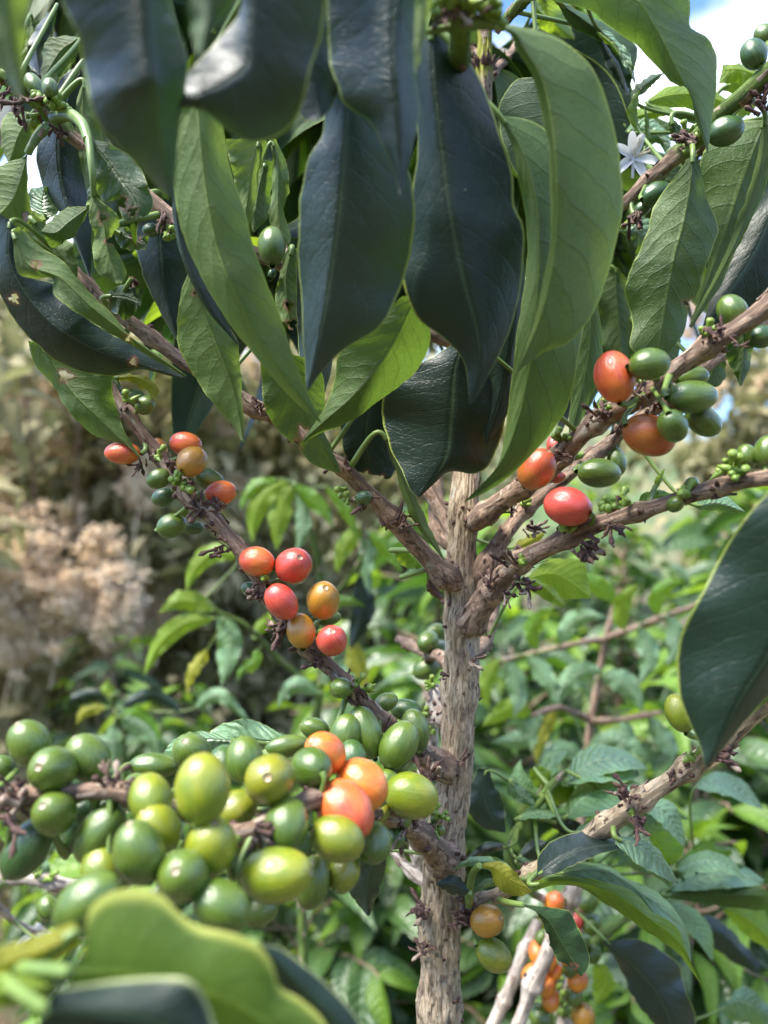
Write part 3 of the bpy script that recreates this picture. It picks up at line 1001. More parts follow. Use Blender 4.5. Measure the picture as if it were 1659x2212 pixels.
branch('R2', T, [(1005, 1265, .37, 18), (1045, 1225, .36, 21), (1090, 1155, .36, 18), (1134, 1103, .365, 16), (1180, 1066, .365, 16), (1254, 1005, .36, 15), (1310, 962, .36, 15), (1400, 890, .355, 14), (1520, 795, .35, 15), (1565, 763, .35, 13), (1680, 690, .345, 13)],
       seed=8, crumb=8)
branch('R3', T, [(1005, 1360, .365, 26), (1040, 1318, .352, 28), (1082, 1256, .34, 24), (1130, 1213, .33, 21), (1205, 1171, .32, 20), (1280, 1136, .31, 19), (1380, 1104, .30, 18), (1480, 1073, .29, 17), (1580, 1048, .28, 17), (1680, 1028, .265, 16), (1760, 1008, .25, 15)],
       seed=9, crumb=11, auto=.026)
branch('R4', T, [(985, 1975, .365, 17), (1040, 1950, .365, 15), (1085, 1928, .362, 15), (1140, 1893, .36, 16), (1220, 1842, .352, 17), (1295, 1794, .338, 20), (1350, 1755, .33, 22), (1400, 1715, .325, 21), (1450, 1682, .32, 20), (1505, 1645, .315, 24), (1550, 1606, .305, 20), (1600, 1560, .30, 21), (1650, 1520, .295, 20), (1720, 1470, .29, 18)],
       seed=10, crumb=10, auto=.028, mat=BARK)
branch('R5', T, [(1028, 700, .375, 14), (1100, 650, .37, 14), (1200, 560, .36, 13), (1300, 478, .35, 13), (1350, 437, .345, 14), (1395, 395, .34, 14), (1437, 357, .335, 15), (1482, 320, .33, 20), (1520, 285, .325, 15), (1560, 245, .32, 18), (1610, 205, .315, 20), (1650, 168, .31, 20), (1720, 100, .30, 18)],
       seed=11, crumb=8, green_from=.66)
branch('top', T, [(1033, 520, .38, 12), (1020, 330, .33, 14), (1000, 180, .26, 17), (992, 110, .235, 20), (990, 55, .225, 24), (985, 10, .22, 18), (975, -80, .20, 17), (950, -180, .18, 15)], seed=12, crumb=10, mat=BARK_B, green_from=.45, auto=.06)
branch('overhead', T, [(1053, -100, .38, 10), (900, -170, .30, 11), (700, -200, .22, 13), (450, -200, .175, 15), (200, -170, .155, 15), (20, -130, .15, 14)], seed=13, crumb=5, green_from=.1)
branch('overright', T, [(1052, -40, .38, 12), (1076, 55, .36, 10), (1110, 25, .345, 12), (1150, -15, .33, 12), (1250, -90, .32, 12), (1420, -150, .31, 12), (1600, -170, .31, 12)], seed=14, crumb=3, green_from=.02, auto=.06)
branch('blossom', T, [(985, 1560, .375, 10), (950, 1545, .40, 16), (935, 1490, .41, 15), (930, 1600, .42, 16), (905, 1750, .425, 15), (905, 1900, .43, 14)], seed=15, crumb=8, mat=BARK_P, auto=.018)
branch('twig', T, [(960, 1935, .375, 9), (912, 1905, .385, 11), (880, 1875, .39, 9), (845, 1838, .395, 8), (790, 1790, .40, 7)], seed=16, crumb=2, mat=BARK_P)
branch('behind', T, [(1010, 1420, .375, 10), (1045, 1395, .42, 12), (1060, 1350, .45, 13), (1075, 1290, .47, 10)], seed=17, crumb=6)
branch('behindleft', T, [(985, 1480, .375, 10), (955, 1420, .44, 12), (920, 1410, .47, 12), (860, 1380, .5, 8)], seed=18, crumb=4)

# --- the rear side of the crown: branches leaving the trunk away from the view, with hanging leaf pairs
TOPB = []


def rear(key, spec, seed, gf=.5):
    branch(key, T, spec, seed=seed, crumb=3, green_from=gf, auto=.05, nseg=10, step=.004)
    TOPB.append((key, seed))


rear('c1', [(1042, 120, .38, 9), (900, 60, .46, 9), (650, 30, .54, 9), (400, 30, .60, 8), (150, 60, .62, 7), (-60, 110, .62, 6)], 71)
rear('c2', [(1040, 300, .38, 10), (880, 230, .46, 9), (640, 200, .55, 9), (400, 240, .60, 8), (180, 290, .62, 6)], 72)
rear('c3', [(1036, 430, .38, 10), (900, 400, .46, 9), (720, 390, .54, 9), (540, 420, .60, 8), (400, 450, .62, 6)], 73)
rear('c4', [(1045, 180, .38, 9), (1130, 90, .46, 9), (1210, 30, .52, 8), (1290, -30, .56, 7)], 74)
rear('c5', [(1038, 380, .38, 9), (1110, 330, .44, 9), (1190, 300, .50, 8), (1270, 300, .55, 6)], 75)
rear('c6', [(1050, -20, .38, 9), (800, -80, .44, 9), (500, -120, .48, 9), (200, -100, .50, 8), (-60, -60, .50, 6)], 76)
rear('c7', [(1042, 260, .38, 9), (1010, 190, .5, 8), (960, 120, .6, 8), (900, 60, .68, 7)], 77)


rear('c8', [(1100, 640, .40, 8), (1220, 600, .48, 8), (1340, 540, .54, 8), (1480, 480, .56, 7), (1640, 430, .56, 6)], 78)
rear('c9', [(1560, 270, .36, 8), (1480, 360, .44, 7), (1400, 420, .50, 7), (1300, 430, .54, 6)], 79)
rear('d1', [(640, 560, .40, 8), (560, 520, .48, 8), (420, 500, .54, 8), (280, 480, .57, 6), (160, 460, .58, 5)], 80)


# --- leaves hanging at the top, nearest the camera
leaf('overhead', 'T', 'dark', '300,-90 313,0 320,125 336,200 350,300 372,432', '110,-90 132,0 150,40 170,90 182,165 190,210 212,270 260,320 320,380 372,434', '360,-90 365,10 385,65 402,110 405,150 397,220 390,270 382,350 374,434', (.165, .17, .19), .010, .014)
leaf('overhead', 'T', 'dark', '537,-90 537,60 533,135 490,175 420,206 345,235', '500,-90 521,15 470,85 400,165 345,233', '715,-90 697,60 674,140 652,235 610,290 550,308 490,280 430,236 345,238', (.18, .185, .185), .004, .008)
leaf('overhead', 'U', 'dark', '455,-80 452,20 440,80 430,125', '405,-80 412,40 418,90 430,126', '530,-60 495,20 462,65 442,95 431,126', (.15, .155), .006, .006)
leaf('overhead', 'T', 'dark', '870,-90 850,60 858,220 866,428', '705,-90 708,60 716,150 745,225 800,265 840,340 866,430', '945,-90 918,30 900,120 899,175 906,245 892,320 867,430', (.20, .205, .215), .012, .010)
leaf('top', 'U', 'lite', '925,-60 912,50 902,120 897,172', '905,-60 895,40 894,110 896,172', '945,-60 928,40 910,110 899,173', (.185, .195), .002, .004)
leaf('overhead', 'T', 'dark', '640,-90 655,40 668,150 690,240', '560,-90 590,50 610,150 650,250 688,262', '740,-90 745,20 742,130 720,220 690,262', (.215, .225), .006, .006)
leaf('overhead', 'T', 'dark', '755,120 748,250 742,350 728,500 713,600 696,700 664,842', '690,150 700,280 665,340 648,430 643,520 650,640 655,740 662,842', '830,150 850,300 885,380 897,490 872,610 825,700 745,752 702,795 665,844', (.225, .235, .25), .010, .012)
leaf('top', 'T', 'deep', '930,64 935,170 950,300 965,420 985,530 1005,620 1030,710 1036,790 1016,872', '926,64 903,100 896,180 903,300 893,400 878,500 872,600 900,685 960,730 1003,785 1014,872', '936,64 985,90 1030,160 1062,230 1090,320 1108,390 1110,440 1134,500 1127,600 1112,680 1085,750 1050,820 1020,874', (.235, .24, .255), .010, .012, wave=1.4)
leaf('top', 'U', 'lite', '1050,48 1112,70 1128,100 1172,175 1192,280 1200,375 1200,470 1188,590 1160,700 1118,802', '1050,52 1100,72 1118,110 1150,165 1172,250 1185,320 1190,420 1190,500 1178,590 1155,690 1117,802', '1052,44 1170,68 1230,98 1282,150 1312,220 1340,330 1346,440 1332,520 1310,600 1280,680 1232,738 1172,762 1120,802', (.225, .235, .25), .008, .012, pw=.0018)
leaf('top', 'U', 'mid', '1080,250 1130,330 1160,450 1162,600 1148,760 1120,900 1080,1000 1003,1084', '1078,252 1108,320 1118,380 1133,450 1137,560 1122,700 1104,830 1088,950 1062,1035 1003,1084', '1082,249 1135,257 1172,275 1198,310 1240,430 1272,600 1265,700 1247,775 1240,833 1226,885 1198,925 1155,975 1105,1025 1055,1060 1003,1085', (.262, .27, .29), .006, .010, wave=1.3)
leaf('R5', 'U', 'mid', '1262,540 1276,700 1262,820 1228,960', '1225,560 1235,700 1235,820 1227,962', '1276,600 1296,680 1304,740 1292,823 1262,893 1230,962', (.32, .335), .004, .006)
leaf('trunk', 'U', 'dark', '1165,165 1175,260 1180,340 1185,440', '1160,166 1112,174 1078,230 1085,300 1120,380 1184,440', '1170,168 1210,250 1215,340 1186,442', (.33, .34), .004, .006)
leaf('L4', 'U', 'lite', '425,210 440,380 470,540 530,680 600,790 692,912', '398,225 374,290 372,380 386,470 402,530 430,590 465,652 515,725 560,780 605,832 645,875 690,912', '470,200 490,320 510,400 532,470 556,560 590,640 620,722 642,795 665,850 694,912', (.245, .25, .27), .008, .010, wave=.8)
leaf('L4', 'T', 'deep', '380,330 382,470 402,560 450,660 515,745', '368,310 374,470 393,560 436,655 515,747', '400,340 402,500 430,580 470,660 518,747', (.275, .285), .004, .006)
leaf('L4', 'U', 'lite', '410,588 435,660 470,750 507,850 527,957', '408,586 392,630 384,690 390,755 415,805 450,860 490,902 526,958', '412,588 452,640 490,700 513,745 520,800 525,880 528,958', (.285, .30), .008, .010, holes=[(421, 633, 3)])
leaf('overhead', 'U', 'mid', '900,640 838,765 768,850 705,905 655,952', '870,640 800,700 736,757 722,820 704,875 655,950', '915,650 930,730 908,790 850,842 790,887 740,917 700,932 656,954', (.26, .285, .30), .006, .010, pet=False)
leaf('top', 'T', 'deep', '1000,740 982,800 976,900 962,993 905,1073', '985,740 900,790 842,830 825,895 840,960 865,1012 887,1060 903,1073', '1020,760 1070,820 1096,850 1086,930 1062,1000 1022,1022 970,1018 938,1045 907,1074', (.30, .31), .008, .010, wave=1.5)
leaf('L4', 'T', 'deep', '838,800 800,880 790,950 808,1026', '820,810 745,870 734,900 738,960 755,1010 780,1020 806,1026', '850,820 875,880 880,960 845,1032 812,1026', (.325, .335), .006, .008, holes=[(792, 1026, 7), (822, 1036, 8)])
leaf('top', 'T', 'deep', '1110,500 1115,650 1095,800 1050,960', '1060,520 1040,700 1030,850 1048,960', '1125,510 1138,640 1130,760 1108,870 1052,962', (.295, .31), .006, .008)
leaf('L3', 'U', 'lite', '828,935 868,1030 905,1125 960,1212', '824,925 858,1030 888,1115 958,1210', '833,930 882,1040 925,1130 962,1212', (.325, .335), .006, .006)
leaf('L3', 'U', 'mid', '610,760 645,850 680,930 736,1022', '562,760 565,823 575,880 600,932 640,968 668,998 702,1014 735,1023', '690,780 702,850 700,920 712,955 726,990 737,1022', (.30, .315), .006, .010, holes=[(655, 935, 12), (640, 960, 10)])
leaf('L4', 'T', 'dark', '690,560 685,700 680,800 680,905', '640,560 642,700 650,800 679,906', '735,560 722,700 715,800 682,906', (.31, .32), .006, .008)
leaf('L4', 'U', 'lite', '560,300 546,370 535,430 525,500', '488,300 500,370 518,440 524,502', '578,305 562,370 550,450 527,502', (.30, .31), .004, .006)
leaf('L4', 'U', 'mid', '575,345 560,400 552,450 548,500', '560,345 545,400 540,460 546,502', '590,350 586,420 575,470 550,502', (.315, .32), .004, .006)
leaf('L4', 'U', 'lite', '588,300 600,360 600,430 605,490 622,528', '582,300 590,360 584,425 582,480 618,530', '596,300 616,350 626,400 612,450 628,510 624,528', (.325, .33), .006, .006, wave=2.5)
leaf('L4', 'U', 'lite', '632,535 618,590 620,650 628,712', '622,540 600,610 596,665 626,714', '642,538 650,620 652,680 632,714', (.32, .325), .006, .006, holes=[(625, 660, 8), (632, 700, 9)], wave=2.2)
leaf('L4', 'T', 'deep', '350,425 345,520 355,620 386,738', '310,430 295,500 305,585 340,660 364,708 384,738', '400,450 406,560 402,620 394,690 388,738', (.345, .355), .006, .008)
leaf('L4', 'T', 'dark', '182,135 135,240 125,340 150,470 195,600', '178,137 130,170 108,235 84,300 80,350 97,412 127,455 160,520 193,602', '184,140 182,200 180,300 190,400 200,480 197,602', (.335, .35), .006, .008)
leaf('L4', 'U', 'lite', '184,175 178,240 188,330 195,440', '180,176 166,215 164,270 172,340 192,442', '187,180 200,230 220,280 222,340 198,442', (.325, .33), .006, .006, wave=2)
leaf('L4', 'T', 'mid', '192,300 225,340 262,390 290,430 300,470', '195,300 250,317 292,350 320,400 329,440 322,462 302,471', '190,302 196,350 206,400 222,432 250,437 270,476 298,472', (.295, .30), .006, .004, holes=[(262, 437, 11), (286, 457, 9), (240, 452, 7)], pw=.0019, petpts=[(118, 255, .32), (150, 248, .31), (178, 268, .30), (190, 302, .295)])
leaf('L4', 'U', 'lite', '200,420 222,480 235,550 258,613', '196,420 192,470 205,515 200,555 215,592 256,614', '208,425 252,462 256,490 240,515 260,555 274,590 261,614', (.295, .30), .006, .006, holes=[(222, 470, 8), (238, 520, 7)], wave=2.4, petpts=[(192, 300, .295), (196, 340, .292), (200, 380, .292), (202, 422, .295)], label='small pale leaf curled and eaten by insects')
leaf('L4', 'T', 'mid', '245,500 275,510 298,520 318,535', '247,495 275,490 290,510 320,510 318,530', '246,505 262,535 290,540 316,540', (.31, .31), .004, .004, holes=[(292, 516, 7)], wave=2)
leaf('L4', 'U', 'mid', '190,448 150,478 120,502 90,500', '188,446 145,449 110,474 88,500', '192,452 168,500 130,528 108,532 92,502', (.31, .305), .004, .004, petpts=[(195, 440, .325), (192, 448, .31)])
leaf('L4', 'T', 'gloss', '97,477 92,450 94,425 97,403', '100,478 72,458 59,432 66,410 95,402', '100,478 128,458 138,440 125,416 99,402', (.35, .35), .004, .004)
leaf('L4', 'U', 'bright', '63,455 80,480 92,500', '62,453 70,490 90,502', '66,453 98,470 99,490 93,502', (.345, .345), .003, .003)
leaf('L4', 'U', 'lite', '60,330 40,400 20,440 -20,480', '52,340 0,358 -40,400 -30,470', '58,345 60,415 66,470 40,505 -10,500', (.32, .33), .006, .008, pw=.0016, petpts=[(112, 268, .33), (85, 290, .325), (68, 315, .32), (60, 332, .32)])
leaf('L4', 'U', 'lite', '70,245 40,290 20,350', '62,240 10,250 2,310 18,352', '82,250 90,290 50,340 22,352', (.345, .35), .004, .006)
leaf('overhead', 'U', 'lite', '10,-90 22,50 45,215', '-70,-90 -40,80 0,150 43,216', '66,-90 60,40 52,130 53,170 47,216', (.15, .16), .006, .006)
leaf('L4', 'T', 'dark', '124,8 95,60 80,110 86,162', '122,8 76,62 60,100 62,140 84,162', '128,12 112,68 95,100 89,162', (.35, .35), .006, .006, wave=2)
leaf('L4', 'U', 'mid', '172,82 130,110 92,172', '168,79 112,80 92,103 88,150 90,172', '174,88 168,120 128,178 94,174', (.36, .36), .004, .004)
leaf('L4', 'U', 'lite', '70,40 72,80 68,130', '52,44 55,90 66,132', '86,44 92,80 70,132', (.38, .38), .004, .004)
leaf('L4', 'U', 'bright', '150,150 128,175 124,185', '155,132 132,160 123,184', '160,150 140,178 126,186', (.36, .36), .002, .002)
# left hand big leaves
leaf('L3', 'T', 'deep', '20,475 20,560 60,640 130,710 230,765 405,820', '0,462 -25,560 8,655 40,700 80,745 130,785 190,805 250,812 300,799 350,808 405,821', '42,500 60,590 115,610 120,638 178,682 240,722 285,745 340,778 405,819', (.285, .29, .31), .010, .006, holes=[(30, 645, 9), (288, 782, 7)], wave=.8)
leaf('L3', 'U', 'lite', '25,500 60,570 130,600 200,665 300,742 402,812', '28,520 40,590 85,600 112,602 117,636 176,681 235,720 282,744 330,775 402,814', '40,490 90,535 135,560 165,598 210,648 252,690 277,722 330,758 403,811', (.278, .282, .30), .003, .010, wave=2.0, holes=[(78, 572, 6), (275, 731, 6)])
leaf('L4', 'U', 'lite', '66,470 100,510 140,560 165,612', '60,480 50,500 70,545 120,590 163,614', '75,465 110,490 150,520 168,570 167,614', (.315, .32), .004, .006, wave=2.2, holes=[(92, 528, 6)])
leaf('L3', 'U', 'mid', '90,745 150,840 215,905 302,990', '60,735 76,790 110,826 136,870 166,910 202,937 242,955 280,962 300,990', '180,780 245,800 243,830 247,865 260,902 275,940 304,988', (.315, .32), .006, .006, holes=[(140, 812, 12)])
leaf('L3', 'T', 'mid', '225,640 265,640 305,655', '228,638 250,620 290,618 307,653', '226,642 240,670 275,690 303,660', (.315, .315), .004, .005, wave=2, holes=[(232, 652, 5)])
leaf('L3', 'U', 'brown', '275,615 285,602 300,610', '275,613 280,597 298,605', '277,618 290,622 302,612', (.315, .315), .002, .002)
# upper right leaves
leaf('overright', 'U', 'mid', '1260,-90 1370,-10 1420,65 1455,135 1490,205 1515,270 1529,331', '1150,-6 1210,5 1268,20 1308,52 1375,100 1422,145 1460,184 1489,192 1500,250 1514,290 1528,332', '1440,-100 1482,-40 1492,20 1491,60 1524,75 1546,110 1551,150 1548,200 1536,260 1530,332', (.27, .275, .285), .006, .010, wave=1.3, pet=False, petpts=[(1105, 28, .345), (1125, 0, .31), (1150, -6, .285), (1180, -20, .275)])
leaf('overright', 'U', 'deep', '1210,8 1270,50 1320,100 1357,190', '1205,10 1238,60 1290,82 1322,112 1343,150 1356,192', '1215,5 1312,55 1352,78 1377,112 1360,192', (.34, .35), .004, .006)
leaf('overright', 'T', 'deep', '1290,75 1318,120 1340,160 1355,205', '1286,78 1300,120 1330,170 1354,206', '1300,72 1340,110 1358,150 1358,206', (.36, .36), .004, .006)
leaf('overright', 'U', 'bright', '1175,-10 1190,40 1240,85', '1150,-8 1155,40 1180,70 1239,86', '1210,-10 1215,30 1235,65 1242,84', (.42, .43), .004, .006)
sleaf('overright', 'U', 'bright', '1150,-20 1158,15 1185,40', 9, d=(.40, .40))
sleaf('overright', 'T', 'gloss', '1286,58 1325,90 1355,135 1374,186', 15, 11, d=(.345, .345), wave=3)
sleaf('overright', 'U', 'bright', '1288,68 1320,95 1342,125', 7, d=(.343, .343), pet=False)
sleaf('R5', 'T', 'mid', '1362,215 1385,190 1410,172 1436,157', 14, 12, d=(.36, .36))
sleaf('R5', 'U', 'bright', '1382,285 1368,255 1372,220 1384,190', 12, 10, d=(.355, .355))
sleaf('R5', 'U', 'bright', '1392,330 1398,290 1396,250 1388,225', 5, 5, d=(.355, .355))
leaf('R5', 'U', 'bright', '1392,222 1450,205 1520,205 1585,232', '1392,220 1440,190 1490,184 1540,195 1588,232', '1394,225 1450,232 1520,240 1580,240', (.37, .38), .004, .004)
leaf('R5', 'U', 'bright', '1650,168 1600,150 1560,150', '1650,160 1610,138 1560,140', '1650,172 1600,180 1552,180', (.37, .38), .004, .004)
leaf('R5', 'U', 'bright', '1560,190 1600,172 1640,165', '1562,188 1590,168 1640,160', '1562,196 1600,205 1640,175', (.39, .39), .004, .004)
leaf('R5', 'U', 'bright', '1620,200 1600,230 1590,262', '1600,205 1580,235 1588,262', '1640,210 1625,240 1594,262', (.39, .39), .004, .004)
sleaf('R5', 'T', 'gloss', '1350,285 1395,275 1430,300 1450,345', 22, 20, d=(.38, .38))
sleaf('R5', 'U', 'bright', '1345,270 1380,250 1440,240 1475,262', 18, 16, d=(.40, .40))
sleaf('R5', 'U', 'mid', '1448,255 1462,290 1475,320', 15, 14, d=(.355, .355))
sleaf('R5', 'T', 'gloss', '1340,500 1380,500 1400,540 1365,600', 38, 30, d=(.39, .40))
sleaf('R5', 'U', 'mid', '1436,350 1460,400 1440,440', 28, 20, d=(.37, .37))
leaf('R5', 'U', 'mid', '1497,334 1491,400 1476,480 1455,560 1432,690 1418,790', '1492,336 1455,385 1440,402 1410,450 1397,500 1372,560 1354,612 1352,642 1366,700 1362,750 1416,792', '1502,336 1516,370 1528,430 1552,490 1545,522 1520,585 1510,632 1490,668 1474,722 1422,792', (.315, .32, .33), .007, .008, wave=1.4, holes=[(1493, 657, 12)])
leaf('R5', 'U', 'mid', '1652,262 1600,400 1560,520 1490,706', '1648,258 1585,270 1520,328 1504,450 1530,560 1510,640 1488,706', '1662,268 1668,350 1640,440 1600,520 1560,610 1535,650 1492,708', (.335, .345), .006, .006, wave=1.2)
leaf('R5', 'U', 'lite', '1655,255 1640,370 1590,520 1492,708', '1650,262 1625,380 1560,560 1488,704', '1664,262 1662,340 1630,440 1590,540 1555,600 1528,655 1494,709', (.325, .335), .005, .003)
leaf('R1', 'T', 'deep', '1730,250 1680,420 1620,560 1520,704', '1665,300 1640,420 1590,525 1545,610 1518,704', '1800,400 1760,560 1690,670 1620,702 1522,706', (.35, .355), .006, .010)
leaf('R1', 'U', 'mid', '1606,700 1606,760 1600,833', '1560,740 1572,780 1588,812 1598,834', '1625,695 1626,740 1620,790 1602,834', (.300, .302), .004, .004)
leaf('R2', 'U', 'mid', '1560,760 1540,800 1520,845', '1520,770 1512,820 1518,846', '1568,770 1564,820 1524,846', (.36, .36), .004, .004)
leaf('R5', 'U', 'lite', '1330,575 1332,650 1345,775', '1318,580 1284,620 1290,700 1312,765 1343,776', '1336,578 1360,620 1368,700 1362,760 1347,776', (.40, .41), .006, .006, wave=2)
leaf('R5', 'U', 'lite', '1300,600 1290,720 1260,900', '1280,620 1262,740 1240,850 1256,902', '1320,640 1310,740 1300,830 1262,902', (.42, .43), .006, .006)
leaf('R5', 'U', 'mid', '1400,690 1420,760 1430,840', '1370,700 1380,790 1428,842', '1460,690 1470,760 1434,842', (.37, .37), .004, .006)
sleaf('R5', 'T', 'gloss', '1310,470 1300,540 1320,610', 26, 22, d=(.41, .41))
# small ones lower down
leaf('R3', 'T', 'bright', '1375,1096 1420,1075 1478,1072', '1376,1094 1388,1066 1420,1059 1450,1064 1480,1072', '1376,1098 1420,1096 1460,1086 1479,1074', (.315, .315), .003, .003)
sleaf('R3', 'U', 'bright', '1410,1062 1422,1040 1436,1012', 8, d=(.315, .315))
sleaf('R3', 'T', 'gloss', '1500,1095 1550,1088 1610,1106', 22, 16, d=(.34, .34))
leaf('L3', 'T', 'bright', '848,1190 885,1195 918,1232', '848,1189 870,1186 893,1190 918,1230', '849,1192 870,1222 900,1232 916,1234', (.37, .37), .003, .003)
sleaf('L3', 'T', 'gloss', '868,1245 900,1232 930,1235', 8, d=(.37, .37))
leaf('L3', 'T', 'brown', '928,1238 930,1268 955,1295', '922,1240 924,1275 952,1297', '940,1242 948,1270 958,1294', (.372, .372), .004, .004)
leaf('R3', 'U', 'bright', '1130,1252 1200,1240 1275,1290', '1135,1250 1180,1213 1235,1206 1262,1220 1277,1290', '1135,1258 1180,1290 1230,1294 1274,1293', (.42, .43), .005, .005)
leaf('R3', 'U', 'bright', '1120,1250 1170,1265 1216,1310', '1122,1248 1160,1252 1200,1275 1216,1308', '1120,1254 1150,1278 1185,1300 1214,1312', (.40, .40), .004, .004)
leaf('R3', 'U', 'yellow', '1110,1185 1140,1170 1175,1152', '1108,1182 1130,1160 1174,1150', '1112,1190 1150,1186 1176,1156', (.42, .42), .003, .003)
leaf('L1', 'U', 'yellow', '242,818 290,814 326,832 336,860', '242,816 280,808 318,815 343,840 338,861', '242,822 280,826 310,838 334,861', (.34, .34), .003, .003)
leaf('L2', 'T', 'dark', '815,1840 795,1900 795,1978', '782,1855 753,1900 756,1932 794,1979', '836,1850 832,1885 816,1930 798,1979', (.36, .37), .005, .005)
leaf('L1', 'T', 'gloss', '640,1605 560,1600 500,1598 432,1625', '640,1600 590,1575 540,1556 487,1560 430,1600 430,1622', '640,1610 560,1640 500,1640 434,1628', (.33, .325), .006, .006, wave=2, petpts=[(720, 1600, .32), (680, 1608, .325), (640, 1606, .33)])
leaf('L1', 'T', 'gloss', '500,1600 430,1600 345,1640', '500,1590 430,1580 380,1595 345,1636', '500,1620 430,1650 348,1642', (.325, .32), .006, .006, wave=2, petpts=[(700, 1602, .325), (600, 1606, .33), (500, 1600, .325)])
leaf('R3', 'T', 'deep', '1770,1000 1730,1200 1680,1380 1600,1510 1525,1656', '1720,1000 1659,1062 1600,1132 1558,1200 1520,1270 1480,1350 1464,1400 1468,1500 1490,1562 1510,1606 1523,1656', '1850,1100 1840,1250 1760,1400 1659,1500 1620,1545 1572,1605 1528,1657', (.215, .22, .225), .010, .012, wave=1.2, petpts=[(1762, 1008, .25), (1775, 990, .22), (1770, 1002, .215)], label='big dark green leaf at the right edge')
leaf('R4', 'U', 'lite', '1720,1300 1690,1420 1600,1560', '1680,1320 1640,1440 1598,1560', '1740,1330 1720,1450 1603,1562', (.26, .27), .004, .006)
leaf('R4', 'T', 'brown', '1500,1588 1525,1580 1552,1572', '1500,1583 1525,1572 1552,1570', '1500,1597 1525,1594 1552,1575', (.226, .226), .002, .002, pet=False) if False else None

# --- shoot low on the trunk
leaf('R4', 'U', 'yellow', '1036,1870 1068,1875 1100,1898 1150,1926', '1035,1868 1060,1861 1086,1862 1112,1884 1132,1908 1150,1925', '1036,1873 1060,1880 1068,1906 1092,1928 1120,1936 1150,1927', (.335, .335), .003, .003, petpts=[(1012, 1955, .35), (1015, 1915, .345), (1022, 1885, .34), (1036, 1870, .335)], pw=.0014)
leaf('R4', 'T', 'dark', '942,1910 980,1910 1015,1928', '942,1909 968,1892 992,1893 1015,1926', '942,1912 975,1932 1000,1934 1014,1930', (.335, .335), .003, .003, petpts=[(1012, 1955, .35), (1018, 1940, .34), (1015, 1928, .335)])
leaf('R4', 'U', 'deep', '1130,1955 1180,1985 1215,2040 1256,2108', '1130,1957 1163,1975 1180,2015 1198,2066 1228,2087 1254,2108', '1133,1953 1196,1961 1232,1972 1252,2007 1270,2047 1272,2085 1258,2108', (.31, .315), .004, .006, holes=[(1240, 2088, 4)], petpts=[(1080, 1945, .345), (1100, 1950, .32), (1130, 1955, .31)])

# --- cherries
def cset(br, rows):
    for r in rows.strip().split('\n'):
        x, y, a, b, ang, tip, col, d = r.split()
        cherry(br, float(x), float(y), float(a), float(b), float(ang), float(tip), col, float(d))


cset('L1', """265 979 38 26 180 1 t .325
345 966 22 15 120 -1 o .35
401 960 36 27 170 -1 t .33
415 997 35 32 60 -1 c .315
344 1034 28 22 20 -1 g .325
352 1074 26 20 200 -1 d .34
453 1036 34 23 -25 -1 g .335
477 1065 34 27 190 1 t .325
430 1075 16 14 0 -1 g .34
247 838 24 14 95 -1 g .34
284 860 28 20 20 -1 g .345
313 876 23 20 20 1 g .325
371 1136 33 27 20 -1 g .325
416 1140 24 15 0 -1 d .345
555 1213 39 32 175 -1 t .315
634 1222 42 39 50 1 r .315
608 1300 43 33 -52 -1 r .305
698 1297 42 38 75 1 c .315
650 1363 38 32 100 -1 c .31
717 1384 36 33 85 1 r .305
712 1337 26 15 15 -1 g .33
540 1273 20 16 160 1 d .33
737 1486 26 23 190 -1 g .31
833 1517 28 20 20 -1 g .34
876 1533 34 24 0 1 d .35
680 1574 33 24 160 1 g .31
745 1588 46 35 75 -1 g .305
790 1582 58 36 110 -1 g .31
897 1575 44 31 105 -1 g .335
906 1598 38 20 80 -1 d .34
862 1609 55 40 60 -1 g .305
856 1645 32 28 -60 1 g .315""")
